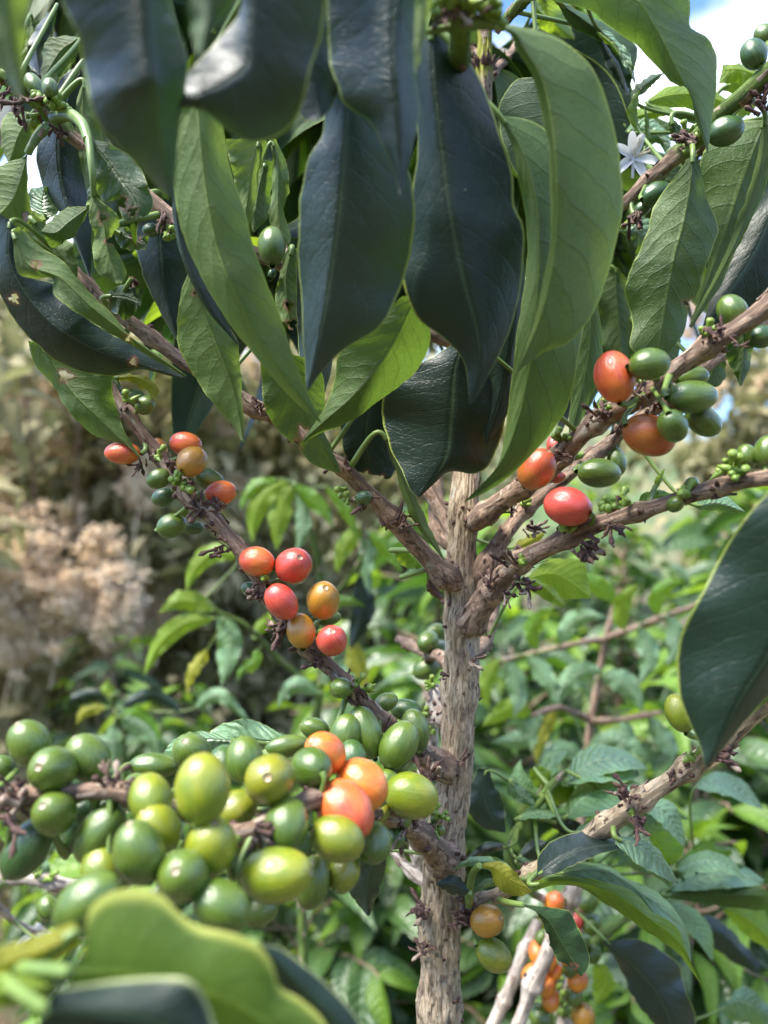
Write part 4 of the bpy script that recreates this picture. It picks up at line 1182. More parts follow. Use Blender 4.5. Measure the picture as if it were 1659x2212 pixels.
cset('L2', """702 1627 50 43 125 1 o .265
672 1659 48 45 190 -1 g .255
583 1683 57 55 80 1 v .24
618 1612 46 24 10 -1 g .28
527 1640 48 41 100 -1 g .26
415 1626 45 40 100 1 g .27
332 1655 52 30 -5 -1 g .28
63 1607 54 45 110 1 g .245
115 1662 51 49 110 1 g .235
190 1637 56 45 120 1 g .245
2 1655 30 24 160 1 g .25
437 1703 75 60 92 -1 y .215
325 1725 52 47 120 -1 y .225
295 1712 40 36 130 -1 g .26
342 1790 56 47 120 1 y .22
301 1842 72 56 105 1 g .205
456 1830 68 57 78 1 y .215
397 1892 60 56 95 1 g .205
480 1957 66 53 -30 -1 g .205
190 1950 78 56 35 -1 g .195
220 1872 50 44 120 -1 y .23
104 1960 26 22 120 -1 g .27
117 1757 50 46 100 1 g .23
57 1833 70 46 58 -1 d .24
216 1800 69 48 235 1 g .235
170 1785 58 28 70 -1 d .26
180 1748 30 25 20 -1 d .26
510 1748 46 40 30 -1 v .25
618 1780 56 50 80 -1 g .235
597 1888 80 59 8 1 y .22
728 1811 61 49 -18 1 v .24
745 1750 68 58 -48 1 t .25
782 1694 60 50 150 -1 o .265
889 1719 60 49 -18 -1 y .29
808 1820 41 38 80 -1 g .265
822 1752 26 22 60 -1 v .29
852 1812 24 22 45 1 d .30
913 1745 28 16 10 -1 g .32
675 1905 56 38 80 -1 g .255
742 1885 40 36 60 -1 v .26
562 1965 40 34 20 -1 g .24
580 1835 45 38 90 -1 g .255
150 1700 30 24 20 -1 d .26
360 1668 44 36 60 -1 d .285
480 1655 44 38 80 -1 d .285
560 1720 46 40 20 -1 g .275
640 1840 46 38 70 -1 d .27
700 1870 44 36 100 -1 g .275
530 1850 48 40 60 -1 d .255
380 1860 44 38 40 -1 g .25
270 1800 44 36 90 -1 d .265
830 1700 40 32 60 -1 g .30
760 1640 40 34 100 -1 d .295
860 1770 32 28 30 -1 g .305
250 1890 48 36 20 -1 d .25
560 1930 44 38 40 -1 d .25
480 1790 34 28 60 -1 y .25
940 1768 12 10 70 1 d .33
950 1794 13 12 70 1 g .33""")
cset('R1', """1327 814 58 43 98 -1 t .285
1403 787 44 36 5 1 g .275
1495 857 57 37 4 -1 g .28
1494 815 40 24 10 -1 g .305
1519 909 42 31 -38 1 g .29
1453 920 37 33 -50 -1 g .275
1402 941 58 46 -22 -1 b .29
1305 873 22 17 60 -1 d .315
1430 845 28 17 60 -1 g .31
1582 672 38 31 115 -1 g .29
1645 727 32 26 10 -1 d .30
1159 1013 47 40 60 1 b .31
1200 965 26 20 100 -1 r .34
1205 1032 18 12 20 -1 r .335
1368 690 12 10 80 1 g .36""")
cset('R2', """1294 1022 46 33 -5 1 g .335
1332 997 32 20 95 -1 g .36""")
cset('R3', """1226 1094 50 44 160 -1 r .305
1612 987 28 23 95 1 g .28
1658 975 36 28 80 -1 g .275
1493 1047 17 16 90 1 g .29
1459 1089 19 18 60 1 g .29""")
cset('R4', """1468 1540 42 30 105 -1 y .30
1662 1535 30 22 90 -1 d .30
1052 1989 38 33 35 1 c .345
1067 2063 40 32 -25 1 v .345""")
cset('R5', """1567 283 37 31 15 1 d .32
1628 117 34 28 110 -1 d .31
1418 421 36 27 20 -1 d .335
1388 450 20 16 30 1 d .34
1495 365 9 8 60 1 g .34
1650 75 24 20 100 -1 g .33""")
cset('L3', "785 1076 19 17 30 1 d .325\n588 690 12 10 80 1 d .34")
cset('L4', """588 531 44 31 92 -1 g .31
75 187 34 20 120 -1 g .32
108 190 23 17 95 -1 g .305
327 497 19 15 185 1 d .335
196 416 12 8 90 -1 g .33
588 590 12 9 70 -1 d .325""")
cset('behindleft', """924 1385 25 22 30 -1 g .46
940 1365 24 18 20 -1 g .48
922 1444 32 24 20 -1 g .47
948 1410 20 28 80 -1 g .49""")
cset('behind', """1047 1362 17 16 30 -1 g .45
1066 1345 17 15 30 -1 g .47
1050 1391 18 16 10 -1 g .45
1042 1412 16 13 10 -1 g .46
1057 1258 15 14 10 -1 g .42""")

for args in [('L1', 285, 868, .32, 80), ('L1', 340, 985, .32, 40), ('L1', 380, 1045, .315, 60), ('L1', 400, 1052, .315, 10), ('L1', 790, 1490, .315, 60), ('L1', 770, 1480, .31, 110),
             ('L1', 575, 1250, .315, 80), ('L1', 690, 1370, .315, 100), ('R3', 1345, 1085, .295, 70), ('R3', 1330, 1100, .29, 120), ('R3', 1225, 1145, .31, 80), ('R3', 1128, 1215, .325, 80),
             ('R3', 1480, 1070, .285, 90), ('R3', 1600, 1020, .275, 130), ('R3', 1575, 1010, .275, 150), ('R1', 1208, 950, .32, 85), ('R1', 1300, 890, .305, 100), ('R1', 1535, 720, .285, 120), ('R1', 1380, 830, .30, 80),
             ('R2', 1250, 990, .355, 90), ('R2', 1130, 1090, .36, 60), ('L4', 100, 225, .315, 95), ('L4', 118, 235, .31, 60), ('L4', 85, 250, .315, 180), ('L4', 10, 175, .31, 120),
             ('L4', 365, 497, .325, -30), ('L4', 15, 165, .31, 100), ('R5', 1495, 285, .33, 100), ('R5', 1370, 470, .34, 200), ('R5', 1478, 330, .325, 60), ('R5', 1505, 300, .325, 60), ('top', 965, 25, .22, 110),
             ('top', 990, 20, .218, 95), ('top', 1015, 22, .22, 60), ('top', 1040, 25, .222, 40), ('top', 975, 5, .22, 100), ('top', 1025, 8, .222, 60), ('L2', 945, 1762, .33, 80), ('L2', 935, 1790, .33, 40), ('R4', 1520, 1610, .30, 60),
             ('R4', 1365, 1745, .325, -50), ('L3', 750, 1060, .33, 200), ('blossom', 935, 1480, .405, 120), ('blossom', 930, 1580, .415, 60), ('blossom', 925, 1540, .41, 160), ('R5', 1520, 180, .36, 90), ('R4', 1495, 1640, .305, 100)]:
    br_, x_, y_, d_, a_ = args
    bud(br_, x_, y_, d_, a_, 1.25 if br_ in ('top', 'L4', 'R3') else 1.0)


def flower(br, x, y, d, s=1.0, tilt=0.3, petals=(20, 70, 130, 200, 300), parent=None):
    mb = MB()
    c = P(x, y, d)
    R = random.Random(int(x))
    for an in petals:
        A = math.radians(an)
        dv = np.array((math.cos(A), -tilt * R.uniform(.2, 1.5), math.sin(A))); dv /= np.linalg.norm(dv)
        sd = np.cross(dv, (0, 1, 0)); sd /= np.linalg.norm(sd)
        L = .012 * s * R.uniform(.85, 1.15); W = .0022 * s
        vs = []
        for i in range(9):
            t = i / 8
            w = W * (0.35 + 0.65 * math.sin(math.pi * min(1, t * .93 + .07)) ** .7) * (1 if t < .98 else .3)
            for k in (-1, -.5, 0, .5, 1):
                vs.append(c + dv * L * t + sd * w * k + np.array((0, .0006 - .0012 * abs(k) - .0022 * t * t * s, -0.003 * t * t * s)))
        mb.add(vs, grid_faces(9, 5), 0)
    for _ in range(7):
        A = R.uniform(0.2, 2.4)
        dv = np.array((math.cos(A), -.4, math.sin(A)))
        tube(mb, [c, c + dv * .004 * s, c + dv * .0075 * s], [.0003 * s, .0003 * s, .00035 * s], 6, 1)
    tube(mb, [c + np.array((0, .001, -.009)) * s, c], [.0006 * s, .0008 * s], 7, 0)
    return mb.build('flower', [PETAL, STAMEN], BR[br][0] if br else parent, origin=c)


f_ = flower('R5', 1368, 340, .35, 1.0, .3, (75, 105, 150, 350, 300, 215))
f_['label'] = 'white star-shaped coffee flower'

for a_ in [('R3', 1135, 1285, .33, 1.5, 12, -20), ('R3', 1050, 1270, .335, 1.3, 12, 100), ('R3', 1100, 1215, .32, 1.3, 10, 130), ('R3', 1255, 1190, .305, 1.5, 12, -35), ('R3', 1320, 1140, .295, 1.2, 8, -50), ('R3', 1100, 1300, .33, 1.0, 7, -60),
           ('R2', 1165, 1140, .345, 1.3, 10, -20), ('R2', 1110, 1090, .345, 1.1, 8, 110), ('R1', 1300, 905, .295, 1.3, 12, 150), ('R1', 1340, 940, .295, 1.2, 10, -80), ('R1', 1385, 860, .29, 1.1, 8, 90), ('R1', 1430, 885, .285, 1.2, 9, -60),
           ('R1', 1550, 720, .275, 1.2, 10, 110), ('R1', 1590, 735, .275, 1.0, 6, -20), ('R1', 1215, 1000, .31, 1.0, 8, 160), ('R4', 1560, 1648, .295, 1.4, 12, -10), ('R4', 1625, 1510, .285, 1.5, 12, 80), ('R4', 1335, 1728, .315, 1.4, 12, 130),
           ('R4', 1370, 1778, .315, 1.4, 12, -50), ('R4', 1445, 1688, .315, .8, 7, 80), ('trunk', 1005, 2000, .345, 1.6, 16, 10), ('trunk', 1010, 1960, .345, 1.3, 10, 40), ('trunk', 1030, 1428, .345, 1.1, 8, -10), ('trunk', 905, 1985, .35, 1.5, 14, 170),
           ('trunk', 912, 2060, .35, 1.2, 9, 190), ('trunk', 1000, 1655, .345, .8, 5, 30), ('trunk', 950, 1462, .35, .9, 6, 180), ('L2', 930, 1670, .325, 1.5, 14, 120), ('L2', 900, 1780, .31, 1.5, 14, 100), ('L2', 945, 1640, .335, 1.3, 10, 60),
           ('L2', 880, 1800, .30, 1.2, 10, 230), ('L2', 10, 1728, .225, 1.5, 12, 90), ('L2', 560, 1800, .225, 1.3, 10, -60), ('L2', 240, 1690, .225, 1.1, 9, 90), ('L2', 10, 1770, .225, 1.2, 8, -90), ('L3', 720, 1010, .32, 1.2, 9, 190), ('L3', 870, 1140, .33, 1.2, 10, 60),
           ('L3', 800, 1080, .325, 1.2, 10, 200), ('L3', 555, 880, .32, 1.0, 8, 90), ('L1', 610, 1352, .31, 1.3, 12, 220), ('L1', 480, 1190, .315, 1.2, 8, 170), ('L1', 548, 1275, .315, 1.1, 10, 200), ('L1', 780, 1515, .31, 1.5, 14, 120), ('L1', 695, 1440, .31, 1.3, 10, 150),
           ('L1', 430, 1095, .315, 1.2, 10, 180), ('L1', 480, 1095, .315, 1.1, 8, 90), ('L1', 365, 1005, .32, 1.0, 8, 60), ('L1', 290, 1005, .322, 1.0, 6, -90), ('R5', 1492, 310, .32, 1.5, 14, 120), ('R5', 1385, 480, .33, 1.4, 10, -80), ('R5', 1650, 245, .31, 1.4, 12, 100),
           ('L4', 30, 225, .305, 1.3, 12, -80), ('L4', 10, 205, .305, 1.1, 8, 230), ('L4', 350, 470, .32, 1.2, 10, -70), ('L4', 105, 270, .315, 1.2, 10, -60), ('top', 975, 45, .218, .8, 7, 200), ('top', 1005, 42, .218, .8, 7, -30), ('L1', 850, 1600, .32, 1.2, 9, 90)]:
    debris(*a_)

# ------------------------------------------------------------------ the coffee plant low on the right, just behind the trunk
RB = P(1215, 2900, .60)
low = empty('coffee_bush', (RB[0], RB[1], 0), 'low coffee bush right of the trunk with pale stems, glossy leaves and orange cherries', 'coffee bush')


def stem_to_ground(bx, by, spread=0.0):
    return np.array([[bx, by, z, r] for z, r in ((1.0, .0065), (.6, .008), (.2, .010), (-.02, .012))])


branch('p1', low, [(1160, 1990, .56, 12), (1150, 2029, .555, 14), (1128, 2070, .55, 12), (1108, 2115, .545, 14), (1085, 2165, .545, 13), (1058, 2230, .54, 14), (1010, 2330, .54, 14), (950, 2480, .54, 15)], seed=21, mat=BARK_P, crumb=3, ext=np.array([[RB[0] - .03, RB[1] - .05, .5, .006], [RB[0] - .01, RB[1], -.02, .008]]), name='stem')
branch('p2', low, [(1262, 1890, .50, 10), (1240, 1915, .50, 17), (1222, 1960, .50, 16), (1192, 2044, .50, 17), (1170, 2095, .50, 16), (1153, 2124, .50, 19), (1133, 2172, .50, 14), (1114, 2225, .50, 14), (1085, 2310, .50, 15), (1040, 2480, .50, 15)], seed=22, mat=BARK_P, crumb=3, ext=np.array([[RB[0] - .01, RB[1] - .06, .5, .007], [RB[0], RB[1] - .01, -.02, .009]]), name='stem')
branch('p3', low, [(1195, 2070, .56, 12), (1208, 2125, .555, 15), (1213, 2175, .55, 16), (1222, 2230, .55, 17), (1230, 2320, .55, 17)], seed=23, mat=BARK_P, crumb=4, auto=.02, ext=np.array([[RB[0] + .01, RB[1] - .03, .5, .007], [RB[0], RB[1], -.02, .010]]), name='stem')
branch('p4', low, [(1210, 2180, .56, 10), (1245, 2090, .53, 9), (1290, 2030, .52, 10), (1350, 1985, .52, 9), (1420, 1940, .52, 8), (1500, 1900, .52, 8), (1600, 1870, .53, 7)], seed=24, mat=BARK_P, crumb=2, green_from=.2, name='stem')
branch('p5', low, [(1222, 1960, .50, 9), (1150, 1930, .47, 8), (1100, 1864, .44, 9), (1102, 1822, .44, 9), (1122, 1788, .44, 10), (1150, 1750, .44, 9), (1175, 1714, .44, 9), (1200, 1688, .44, 8), (1225, 1665, .44, 6)], seed=25, mat=BARK_P, crumb=1, green_from=.25, auto=.05, name='stem')
leaf('R4', 'T', 'dark', '1160,1892 1200,1862 1250,1838 1310,1826 1362,1828', '1160,1890 1164,1847 1200,1812 1255,1796 1306,1806 1362,1826', '1162,1893 1200,1888 1258,1860 1310,1840 1362,1830', (.325, .33), .016, -.008)
leaf('R4', 'T', 'gloss', '1330,1812 1390,1832 1430,1865 1466,1908', '1332,1806 1392,1812 1432,1848 1466,1907', '1328,1822 1380,1868 1430,1895 1464,1909', (.325, .34), .016, -.010)
leaf('p5', 'T', 'gloss', '1205,1888 1300,1880 1380,1925 1450,1985 1494,2090', '1210,1884 1255,1863 1306,1868 1352,1893 1382,1908 1432,1938 1467,1978 1486,2018 1494,2089', '1208,1891 1262,1900 1297,1905 1347,1920 1377,1936 1402,1965 1457,2000 1476,2040 1492,2091', (.345, .35), .022, -.004, wave=1.5)
leaf('R4', 'U', 'bright', '1150,1912 1210,1902 1280,1912 1350,1946 1410,1990 1470,2040 1518,2130', '1150,1904 1205,1893 1262,1898 1297,1903 1347,1919 1377,1934 1402,1963 1457,1998 1478,2040 1500,2095 1518,2130', '1150,1926 1208,1912 1265,1922 1308,1952 1350,1978 1394,2011 1430,2036 1460,2056 1490,2091 1517,2131', (.335, .34), .004, .006, wave=1.3)
for k_, (mid_, w_, d_) in enumerate([('1225,1700 1270,1650 1330,1640 1400,1660', 34, .44), ('1380,1740 1430,1750 1460,1790 1480,1830', 26, .42), ('1150,1740 1130,1700 1120,1670 1125,1640', 22, .45), ('1190,1700 1180,1670 1200,1640 1230,1620', 20, .46),
                                    ('1420,1960 1480,1980 1520,2020 1540,2080', 26, .5), ('1240,1800 1280,1790 1320,1800 1345,1830', 20, .37), ('1460,1880 1520,1860 1570,1870 1610,1900', 24, .46), ('1500,1700 1550,1690 1600,1710 1650,1750', 26, .5)]):
    sleaf('p5' if k_ in (0, 2, 3, 5) else 'p4', 'T', 'gloss', mid_, w_, d=(d_, d_ + .02), wave=2.5, dl=.03, dr=-.02)
sleaf('R4', 'T', 'gloss', '1120,1900 1080,1870 1020,1860 975,1880', 18, 14, d=(.345, .34), wave=2)
sleaf('R4', 'T', 'gloss', '1105,1905 1065,1905 1040,1915 1010,1935', 10, 10, d=(.345, .345))
sleaf('p5', 'T', 'dark', '1100,1830 1060,1830 1020,1850 1005,1880', 14, 12, d=(.40, .40), wave=2)
sleaf('p5', 'T', 'gloss', '1110,1850 1150,1870 1200,1865 1240,1850', 14, 14, d=(.40, .40), wave=2)
sleaf('p4', 'T', 'gloss', '1330,1870 1370,1860 1420,1880 1450,1920', 20, 18, d=(.47, .47), wave=2)
sleaf('p5', 'T', 'gloss', '1330,1760 1400,1780 1450,1760 1490,1770', 22, 22, d=(.48, .48), wave=2)
leaf('p5', 'T', 'dark', '1048,1662 1045,1710 1060,1760 1091,1798', '1034,1660 1010,1707 1005,1747 1040,1787 1090,1799', '1056,1660 1068,1697 1086,1727 1093,1797', (.43, .43), .004, .004, wave=2)
leaf('p5', 'T', 'gloss', '1102,1688 1125,1715 1154,1742', '1097,1688 1100,1718 1152,1746', '1108,1687 1142,1708 1156,1738', (.43, .43), .004, .004)
leaf('p5', 'T', 'gloss', '1222,1768 1260,1725 1320,1705 1400,1703', '1218,1760 1230,1717 1270,1683 1340,1677 1400,1701', '1230,1770 1310,1754 1380,1728 1401,1705', (.42, .43), .07, -.04, wave=2.2)
leaf('p5', 'T', 'gloss', '1215,1690 1260,1655 1320,1650 1380,1672', '1213,1682 1230,1655 1268,1622 1300,1618 1348,1629 1380,1668', '1220,1695 1290,1690 1350,1690 1381,1676', (.45, .46), .07, -.04, wave=2.2)
leaf('p5', 'T', 'gloss', '1118,1768 1160,1755 1217,1763', '1118,1764 1150,1746 1180,1748 1217,1761', '1120,1772 1160,1768 1215,1765', (.425, .425), .02, -.015)
leaf('p5', 'T', 'dark', '1118,1855 1150,1835 1190,1822', '1118,1850 1145,1815 1188,1818', '1120,1860 1170,1858 1192,1828', (.45, .45), .003, .004)
leaf('p5', 'U', 'bright', '1175,1730 1200,1700 1240,1700', '1170,1725 1185,1695 1238,1692', '1180,1738 1215,1738 1242,1706', (.46, .46), .003, .004)
leaf('p5', 'U', 'bright', '1155,1660 1175,1680 1190,1700', '1143,1662 1155,1700 1188,1702', '1170,1655 1196,1670 1193,1698', (.455, .455), .003, .004)
leaf('p5', 'T', 'gloss', '1330,1700 1400,1730 1450,1735', '1335,1690 1390,1705 1450,1733', '1330,1712 1390,1752 1448,1740', (.46, .47), .025, -.020, wave=2)
leaf('p5', 'T', 'deep', '1190,1775 1240,1790 1270,1800', '1190,1770 1240,1770 1272,1796', '1190,1785 1230,1810 1270,1806', (.45, .45), .004, .004)
leaf('p4', 'U', 'mid', '1440,1934 1505,1932 1580,1932 1662,1935', '1440,1930 1500,1922 1570,1922 1620,1910 1662,1925', '1440,1940 1505,1950 1580,1962 1668,1968', (.50, .50), .005, .015, wave=2)
leaf('p4', 'T', 'gloss', '1448,1920 1520,1895 1590,1890 1650,1905', '1450,1912 1490,1880 1542,1860 1602,1868 1652,1900', '1448,1926 1520,1922 1590,1918 1650,1912', (.51, .51), .035, -.015, wave=2)
leaf('p4', 'U', 'bright', '1560,1960 1620,1990 1690,2060', '1560,1955 1620,1960 1700,2040', '1562,1966 1610,2020 1690,2070', (.53, .53), .005, .005)
leaf('p4', 'T', 'bright', '1470,1860 1520,1840 1582,1840', '1470,1855 1512,1818 1550,1826 1582,1838', '1472,1866 1530,1862 1580,1846', (.51, .51), .004, .004)
leaf('p4', 'T', 'bright', '1395,1790 1430,1840 1455,1868', '1395,1785 1445,1800 1478,1838 1458,1866', '1400,1800 1420,1850 1452,1870', (.50, .50), .004, .004)
leaf('p4', 'T', 'dark', '1310,2032 1380,2098 1425,2155 1470,2260', '1298,2032 1330,2072 1362,2142 1402,2202 1465,2262', '1330,2030 1382,2030 1432,2054 1467,2084 1482,2139 1500,2190 1502,2262', (.47, .475), .006, .012, wave=1.6)
leaf('p4', 'T', 'dark', '1480,1990 1560,2020 1640,2100', '1480,1985 1550,1985 1650,2085', '1482,1996 1540,2050 1635,2105', (.58, .58), .006, .006)
leaf('p4', 'T', 'gloss', '1560,2180 1600,2160 1670,2200', '1560,2175 1610,2130 1680,2190', '1562,2190 1600,2210 1670,2215', (.58, .58), .006, .006, wave=2)
leaf('p3', 'U', 'yellow', '1150,1990 1145,2030 1150,2080', '1150,1975 1142,2030 1148,2082', '1190,1960 1180,2030 1155,2082', (.56, .56), .004, .004)
leaf('p3', 'U', 'bright', '1290,2080 1310,2120 1290,2170', '1280,2085 1280,2130 1286,2170', '1310,2085 1330,2130 1294,2170', (.58, .58), .004, .004)
leaf('p3', 'U', 'lite', '1155,2170 1180,2210 1190,2260', '1145,2175 1150,2220 1188,2262', '1180,2165 1215,2210 1195,2262', (.58, .58), .004, .004)
cset('p2', """1197 1950 26 22 60 1 o .48
1243 1990 22 18 60 -1 r .54
1270 1945 26 22 60 -1 g .54
1279 1997 23 21 20 -1 g .54
1262 1925 22 16 20 -1 g .56""")
cset('p3', """1162 2058 24 21 100 -1 o .515
1157 2107 31 25 20 -1 o .515
1180 2125 26 22 60 -1 o .515
1248 2117 24 22 10 -1 o .515
1232 2090 20 17 60 -1 g .515
1282 2060 20 17 60 -1 g .515
1170 2025 17 14 60 -1 g .515
1200 2100 17 14 60 -1 o .515
1168 2198 28 24 120 -1 g .515
1260 2197 31 26 80 1 c .515
1215 2010 22 19 60 -1 o .515
1228 2062 22 19 30 -1 o .515
1185 2075 20 18 60 -1 o .515
1255 2035 20 17 10 -1 g .515
1240 2150 22 19 60 -1 g .515
1190 2160 22 20 60 -1 o .515
1145 2140 20 18 60 -1 g .515""")
for x_, y_, d_ in ((1205, 2130, .545), (1215, 2165, .54), (1200, 2100, .55), (1225, 2190, .54)):
    bud('p3', x_, y_, d_, 90, 1.5)

# ------------------------------------------------------------------ the coffee plant right in front of the lens, low on the left
FB = P(-260, 3000, .16)
near = empty('coffee_bush', (FB[0], FB[1], 0), 'out-of-focus coffee plant nearest the lens at the bottom left, broad wavy yellow-green leaves', 'coffee bush')
branch('n1', near, [(60, 2085, .16, 13), (-20, 2110, .16, 19), (-140, 2160, .16, 22), (-250, 2300, .16, 26)], seed=31, crumb=1, green_from=.0, auto=.06, ext=np.array([[FB[0], FB[1], .6, .006], [FB[0], FB[1], -.02, .009]]), name='stem')
leaf('n1', 'U', 'fore', '150,2100 260,2105 400,2130 560,2200 720,2330', '182,2060 188,1990 196,1960 232,1930 290,1918 348,1932 385,1970 430,2000 500,2015 560,2042 592,2090 602,2130 652,2160 705,2215 740,2330', '150,2120 200,2180 300,2260 450,2330 700,2360', (.148, .15, .155), .004, .006, wave=.5, petpts=[(40, 2090, .158), (100, 2096, .152), (150, 2100, .148)], label='broad wavy yellow-green leaf, blurred')
leaf('n1', 'T', 'foredark', '100,2180 220,2190 340,2210 470,2300', '110,2140 210,2122 300,2112 400,2112 440,2148 464,2215 480,2300', '60,2250 200,2290 330,2330 460,2330', (.135, .14), .005, .006, wave=.5, petpts=[(0, 2110, .158), (50, 2150, .145), (100, 2180, .135)])
leaf('n1', 'T', 'foredark', '560,2040 650,2130 720,2200 790,2300', '552,2038 600,2045 652,2080 722,2140 778,2210 800,2300', '540,2060 600,2180 680,2260 780,2310', (.165, .17), .005, .006, wave=.5, pet=False, petpts=[(150, 2100, .162), (300, 2090, .17), (450, 2050, .17), (560, 2040, .165)])
leaf('n1', 'U', 'yellow', '170,2010 100,2050 -20,2090', '160,1990 80,2020 -20,2050', '175,2040 100,2090 -20,2130', (.16, .155), .004, .004, wave=.5)
leaf('n1', 'U', 'bright', '150,2110 70,2140 -40,2150', '140,2095 60,2100 -40,2125', '140,2120 80,2165 -40,2180', (.152, .15), .004, .004, wave=.5)

# ------------------------------------------------------------------ background plants
def leaf_template(nv=9, nu=4, seed=0):
    R = random.Random(seed)
    V = []; UV = []
    for i in range(nv):
        v = i / (nv - 1)
        w = math.sin(math.pi * v ** .85) ** .85 * (1 - .35 * v ** 3) * .2 if 0 < v < 1 else 0.004
        for j in range(2 * nu - 1):
            a = (j - (nu - 1)) / (nu - 1)
            z = .30 * abs(a) * w + .012 * a * a * math.sin(v * 14 + (a > 0) * 2 + seed)
            V.append((v, a * w, z - 0.34 * v * v)); UV.append((.5 + .5 * a, v))
    return np.array(V), grid_faces(nv, 2 * nu - 1), np.array(UV)


LT = [leaf_template(seed=i) for i in range(3)]
LT_FINE = [leaf_template(26, 7, seed=i + 5) for i in range(3)]


def put_leaf(mb, R, p, dirv, L, droop=0.0, wide=1.0, mat=0, roll=None, fine=False):
    V, F, UV = (LT_FINE if fine else LT)[R.randrange(3)]
    dirv = np.asarray(dirv, float); dirv /= np.linalg.norm(dirv)
    up = np.array((0, 0, 1.0))
    sd = np.cross(up, dirv); sd /= np.linalg.norm(sd) + 1e-9
    n = np.cross(dirv, sd)
    r = roll if roll is not None else R.gauss(0, .45)
    sd, n = sd * math.cos(r) + n * math.sin(r), n * math.cos(r) - sd * math.sin(r)
    X = V.copy(); X[:, 2] = X[:, 2] * (1 + droop); X[:, 1] *= wide
    W = p + L * (X[:, :1] * dirv + X[:, 1:2] * sd + X[:, 2:3] * n)
    mb.add(W, F, mat, UV, lrand=R.random())


def rear_crown():
    mb = MB()
    for key, sd in TOPB:
        R = random.Random(sd)
        _, pts = BR[key]
        n = len(pts)
        st = max(3, int(.019 / .004))
        for i in range(st * 2, n - 1, st):
            ax = pts[i + 1] - pts[i - 1]; ax /= np.linalg.norm(ax)
            s1 = np.cross(ax, (0, 0, 1)); s1 /= np.linalg.norm(s1) + 1e-9
            for sg in (-1, 1):
                if R.random() < .15: continue
                dd = s1 * sg * R.uniform(.3, .9) + ax * R.uniform(.0, .6) + np.array((0, 0, R.uniform(-1.4, -.1)))
                x_px = 829.5 + pts[i][0] / pts[i][1] * FPX
                L = R.uniform(.06, .125)
                if x_px > 1215: L *= .7
                put_leaf(mb, R, pts[i], dd, L, R.uniform(.1, 1.0), R.uniform(.9, 1.25), R.choice((0, 0, 1, 1, 2)), R.gauss(0, .8), fine=True)
    o = mb.build('crown', [LM['deep'], LM['mid'], LM['bright']], tree)


rear_crown()


def coffee_bush_meshes(seed, height, reach, sun_share=.4, dens=1.0, bare=.25, leaflen=.145, forks=None):  # share setting how many leaves, mostly branch tips, get the brighter green
    """one coffee plant: upright stem, sideways drooping branches, opposite leaf pairs"""
    R = random.Random(seed)
    stem = MB(); crown = MB()
    tilt = (R.gauss(0, .04), R.gauss(0, .04))
    sp = np.array([(tilt[0] * z, tilt[1] * z, z) for z in np.linspace(0, height, 12)])
    tube(stem, sp, np.linspace(.016, .004, 12), 8, 0)
    z = height * bare
    a0 = R.uniform(0, 6.28)
    while z < height:
        f = (z - height * bare) / (height * (1 - bare))
        L = reach * (1.0 - .72 * f) * R.uniform(.75, 1.15)
        for k in range(2):
            a = a0 + k * math.pi + R.gauss(0, .25)
            el = .25 + .55 * f + R.gauss(0, .1)
            d0 = np.array((math.cos(a) * math.cos(el), math.sin(a) * math.cos(el), math.sin(el)))
            base = np.array((tilt[0] * z, tilt[1] * z, z))
            n = 9
            pts = [base + d0 * L * t + np.array((0, 0, -.33 * L * t * t)) + np.array((R.gauss(0, .004), R.gauss(0, .004), 0)) for t in np.linspace(0, 1, n)]
            tube(stem, pts, np.linspace(.0045, .0018, n), 6, 0)
            m = max(3, int(L / (.045 / dens)))
            for i in range(m):
                t = (i + .6) / m
                if t < .22: continue
                q_ = base + d0 * L * t + np.array((0, 0, -.33 * L * t * t))
                ax = d0 + np.array((0, 0, -.66 * t)); ax /= np.linalg.norm(ax)
                s1 = np.cross(ax, (0, 0, 1)); s1 /= np.linalg.norm(s1) + 1e-9
                for sg in (-1, 1):
                    if R.random() < .12: continue
                    dd = s1 * sg * R.uniform(.6, 1.1) + ax * R.uniform(.3, .9) + np.array((0, 0, R.uniform(-.5, .35)))
                    tip = t > .8
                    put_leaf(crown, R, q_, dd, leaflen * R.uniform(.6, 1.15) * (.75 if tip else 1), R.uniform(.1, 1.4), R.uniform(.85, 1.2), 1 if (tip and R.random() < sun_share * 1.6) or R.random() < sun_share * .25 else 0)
        a0 += math.pi / 2 + R.gauss(0, .2)
        z += R.uniform(.045, .075) / dens
    for _ in range(6):
        dd = (R.gauss(0, .7), R.gauss(0, .7), 1)
        put_leaf(crown, R, sp[-1], dd, leaflen * .6, .5, 1, 1)
    return stem, crown


def place_bush(parts, name, loc, rot, label, cat, group, scale=1.0, src=None):
    o = bpy.data.objects.new(name, None); o.empty_display_size = .1
    COL.objects.link(o)
    o.location = loc; o.rotation_euler = (0, 0, rot); o.scale = (scale,) * 3
    tag(o, label, cat, group)
    WPOS[o.name] = np.array(loc)
    for p in parts:
        c = p.copy()
        COL.objects.link(c); c.parent = o; c.location = (0, 0, 0)
    return o


def make_kind(seed, **kw):
    stem, crown = coffee_bush_meshes(seed, **kw)
    a = stem.build('stem', [BARK_B], None, origin=(0, 0, 0))
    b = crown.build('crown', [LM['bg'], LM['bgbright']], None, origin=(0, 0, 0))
    return [a, b]


KINDS = [make_kind(101, height=1.45, reach=.55, dens=1.0), make_kind(102, height=1.35, reach=.60, dens=1.1), make_kind(103, height=1.5, reach=.5, sun_share=.5), make_kind(104, height=1.2, reach=.62, dens=1.15, sun_share=.6)]

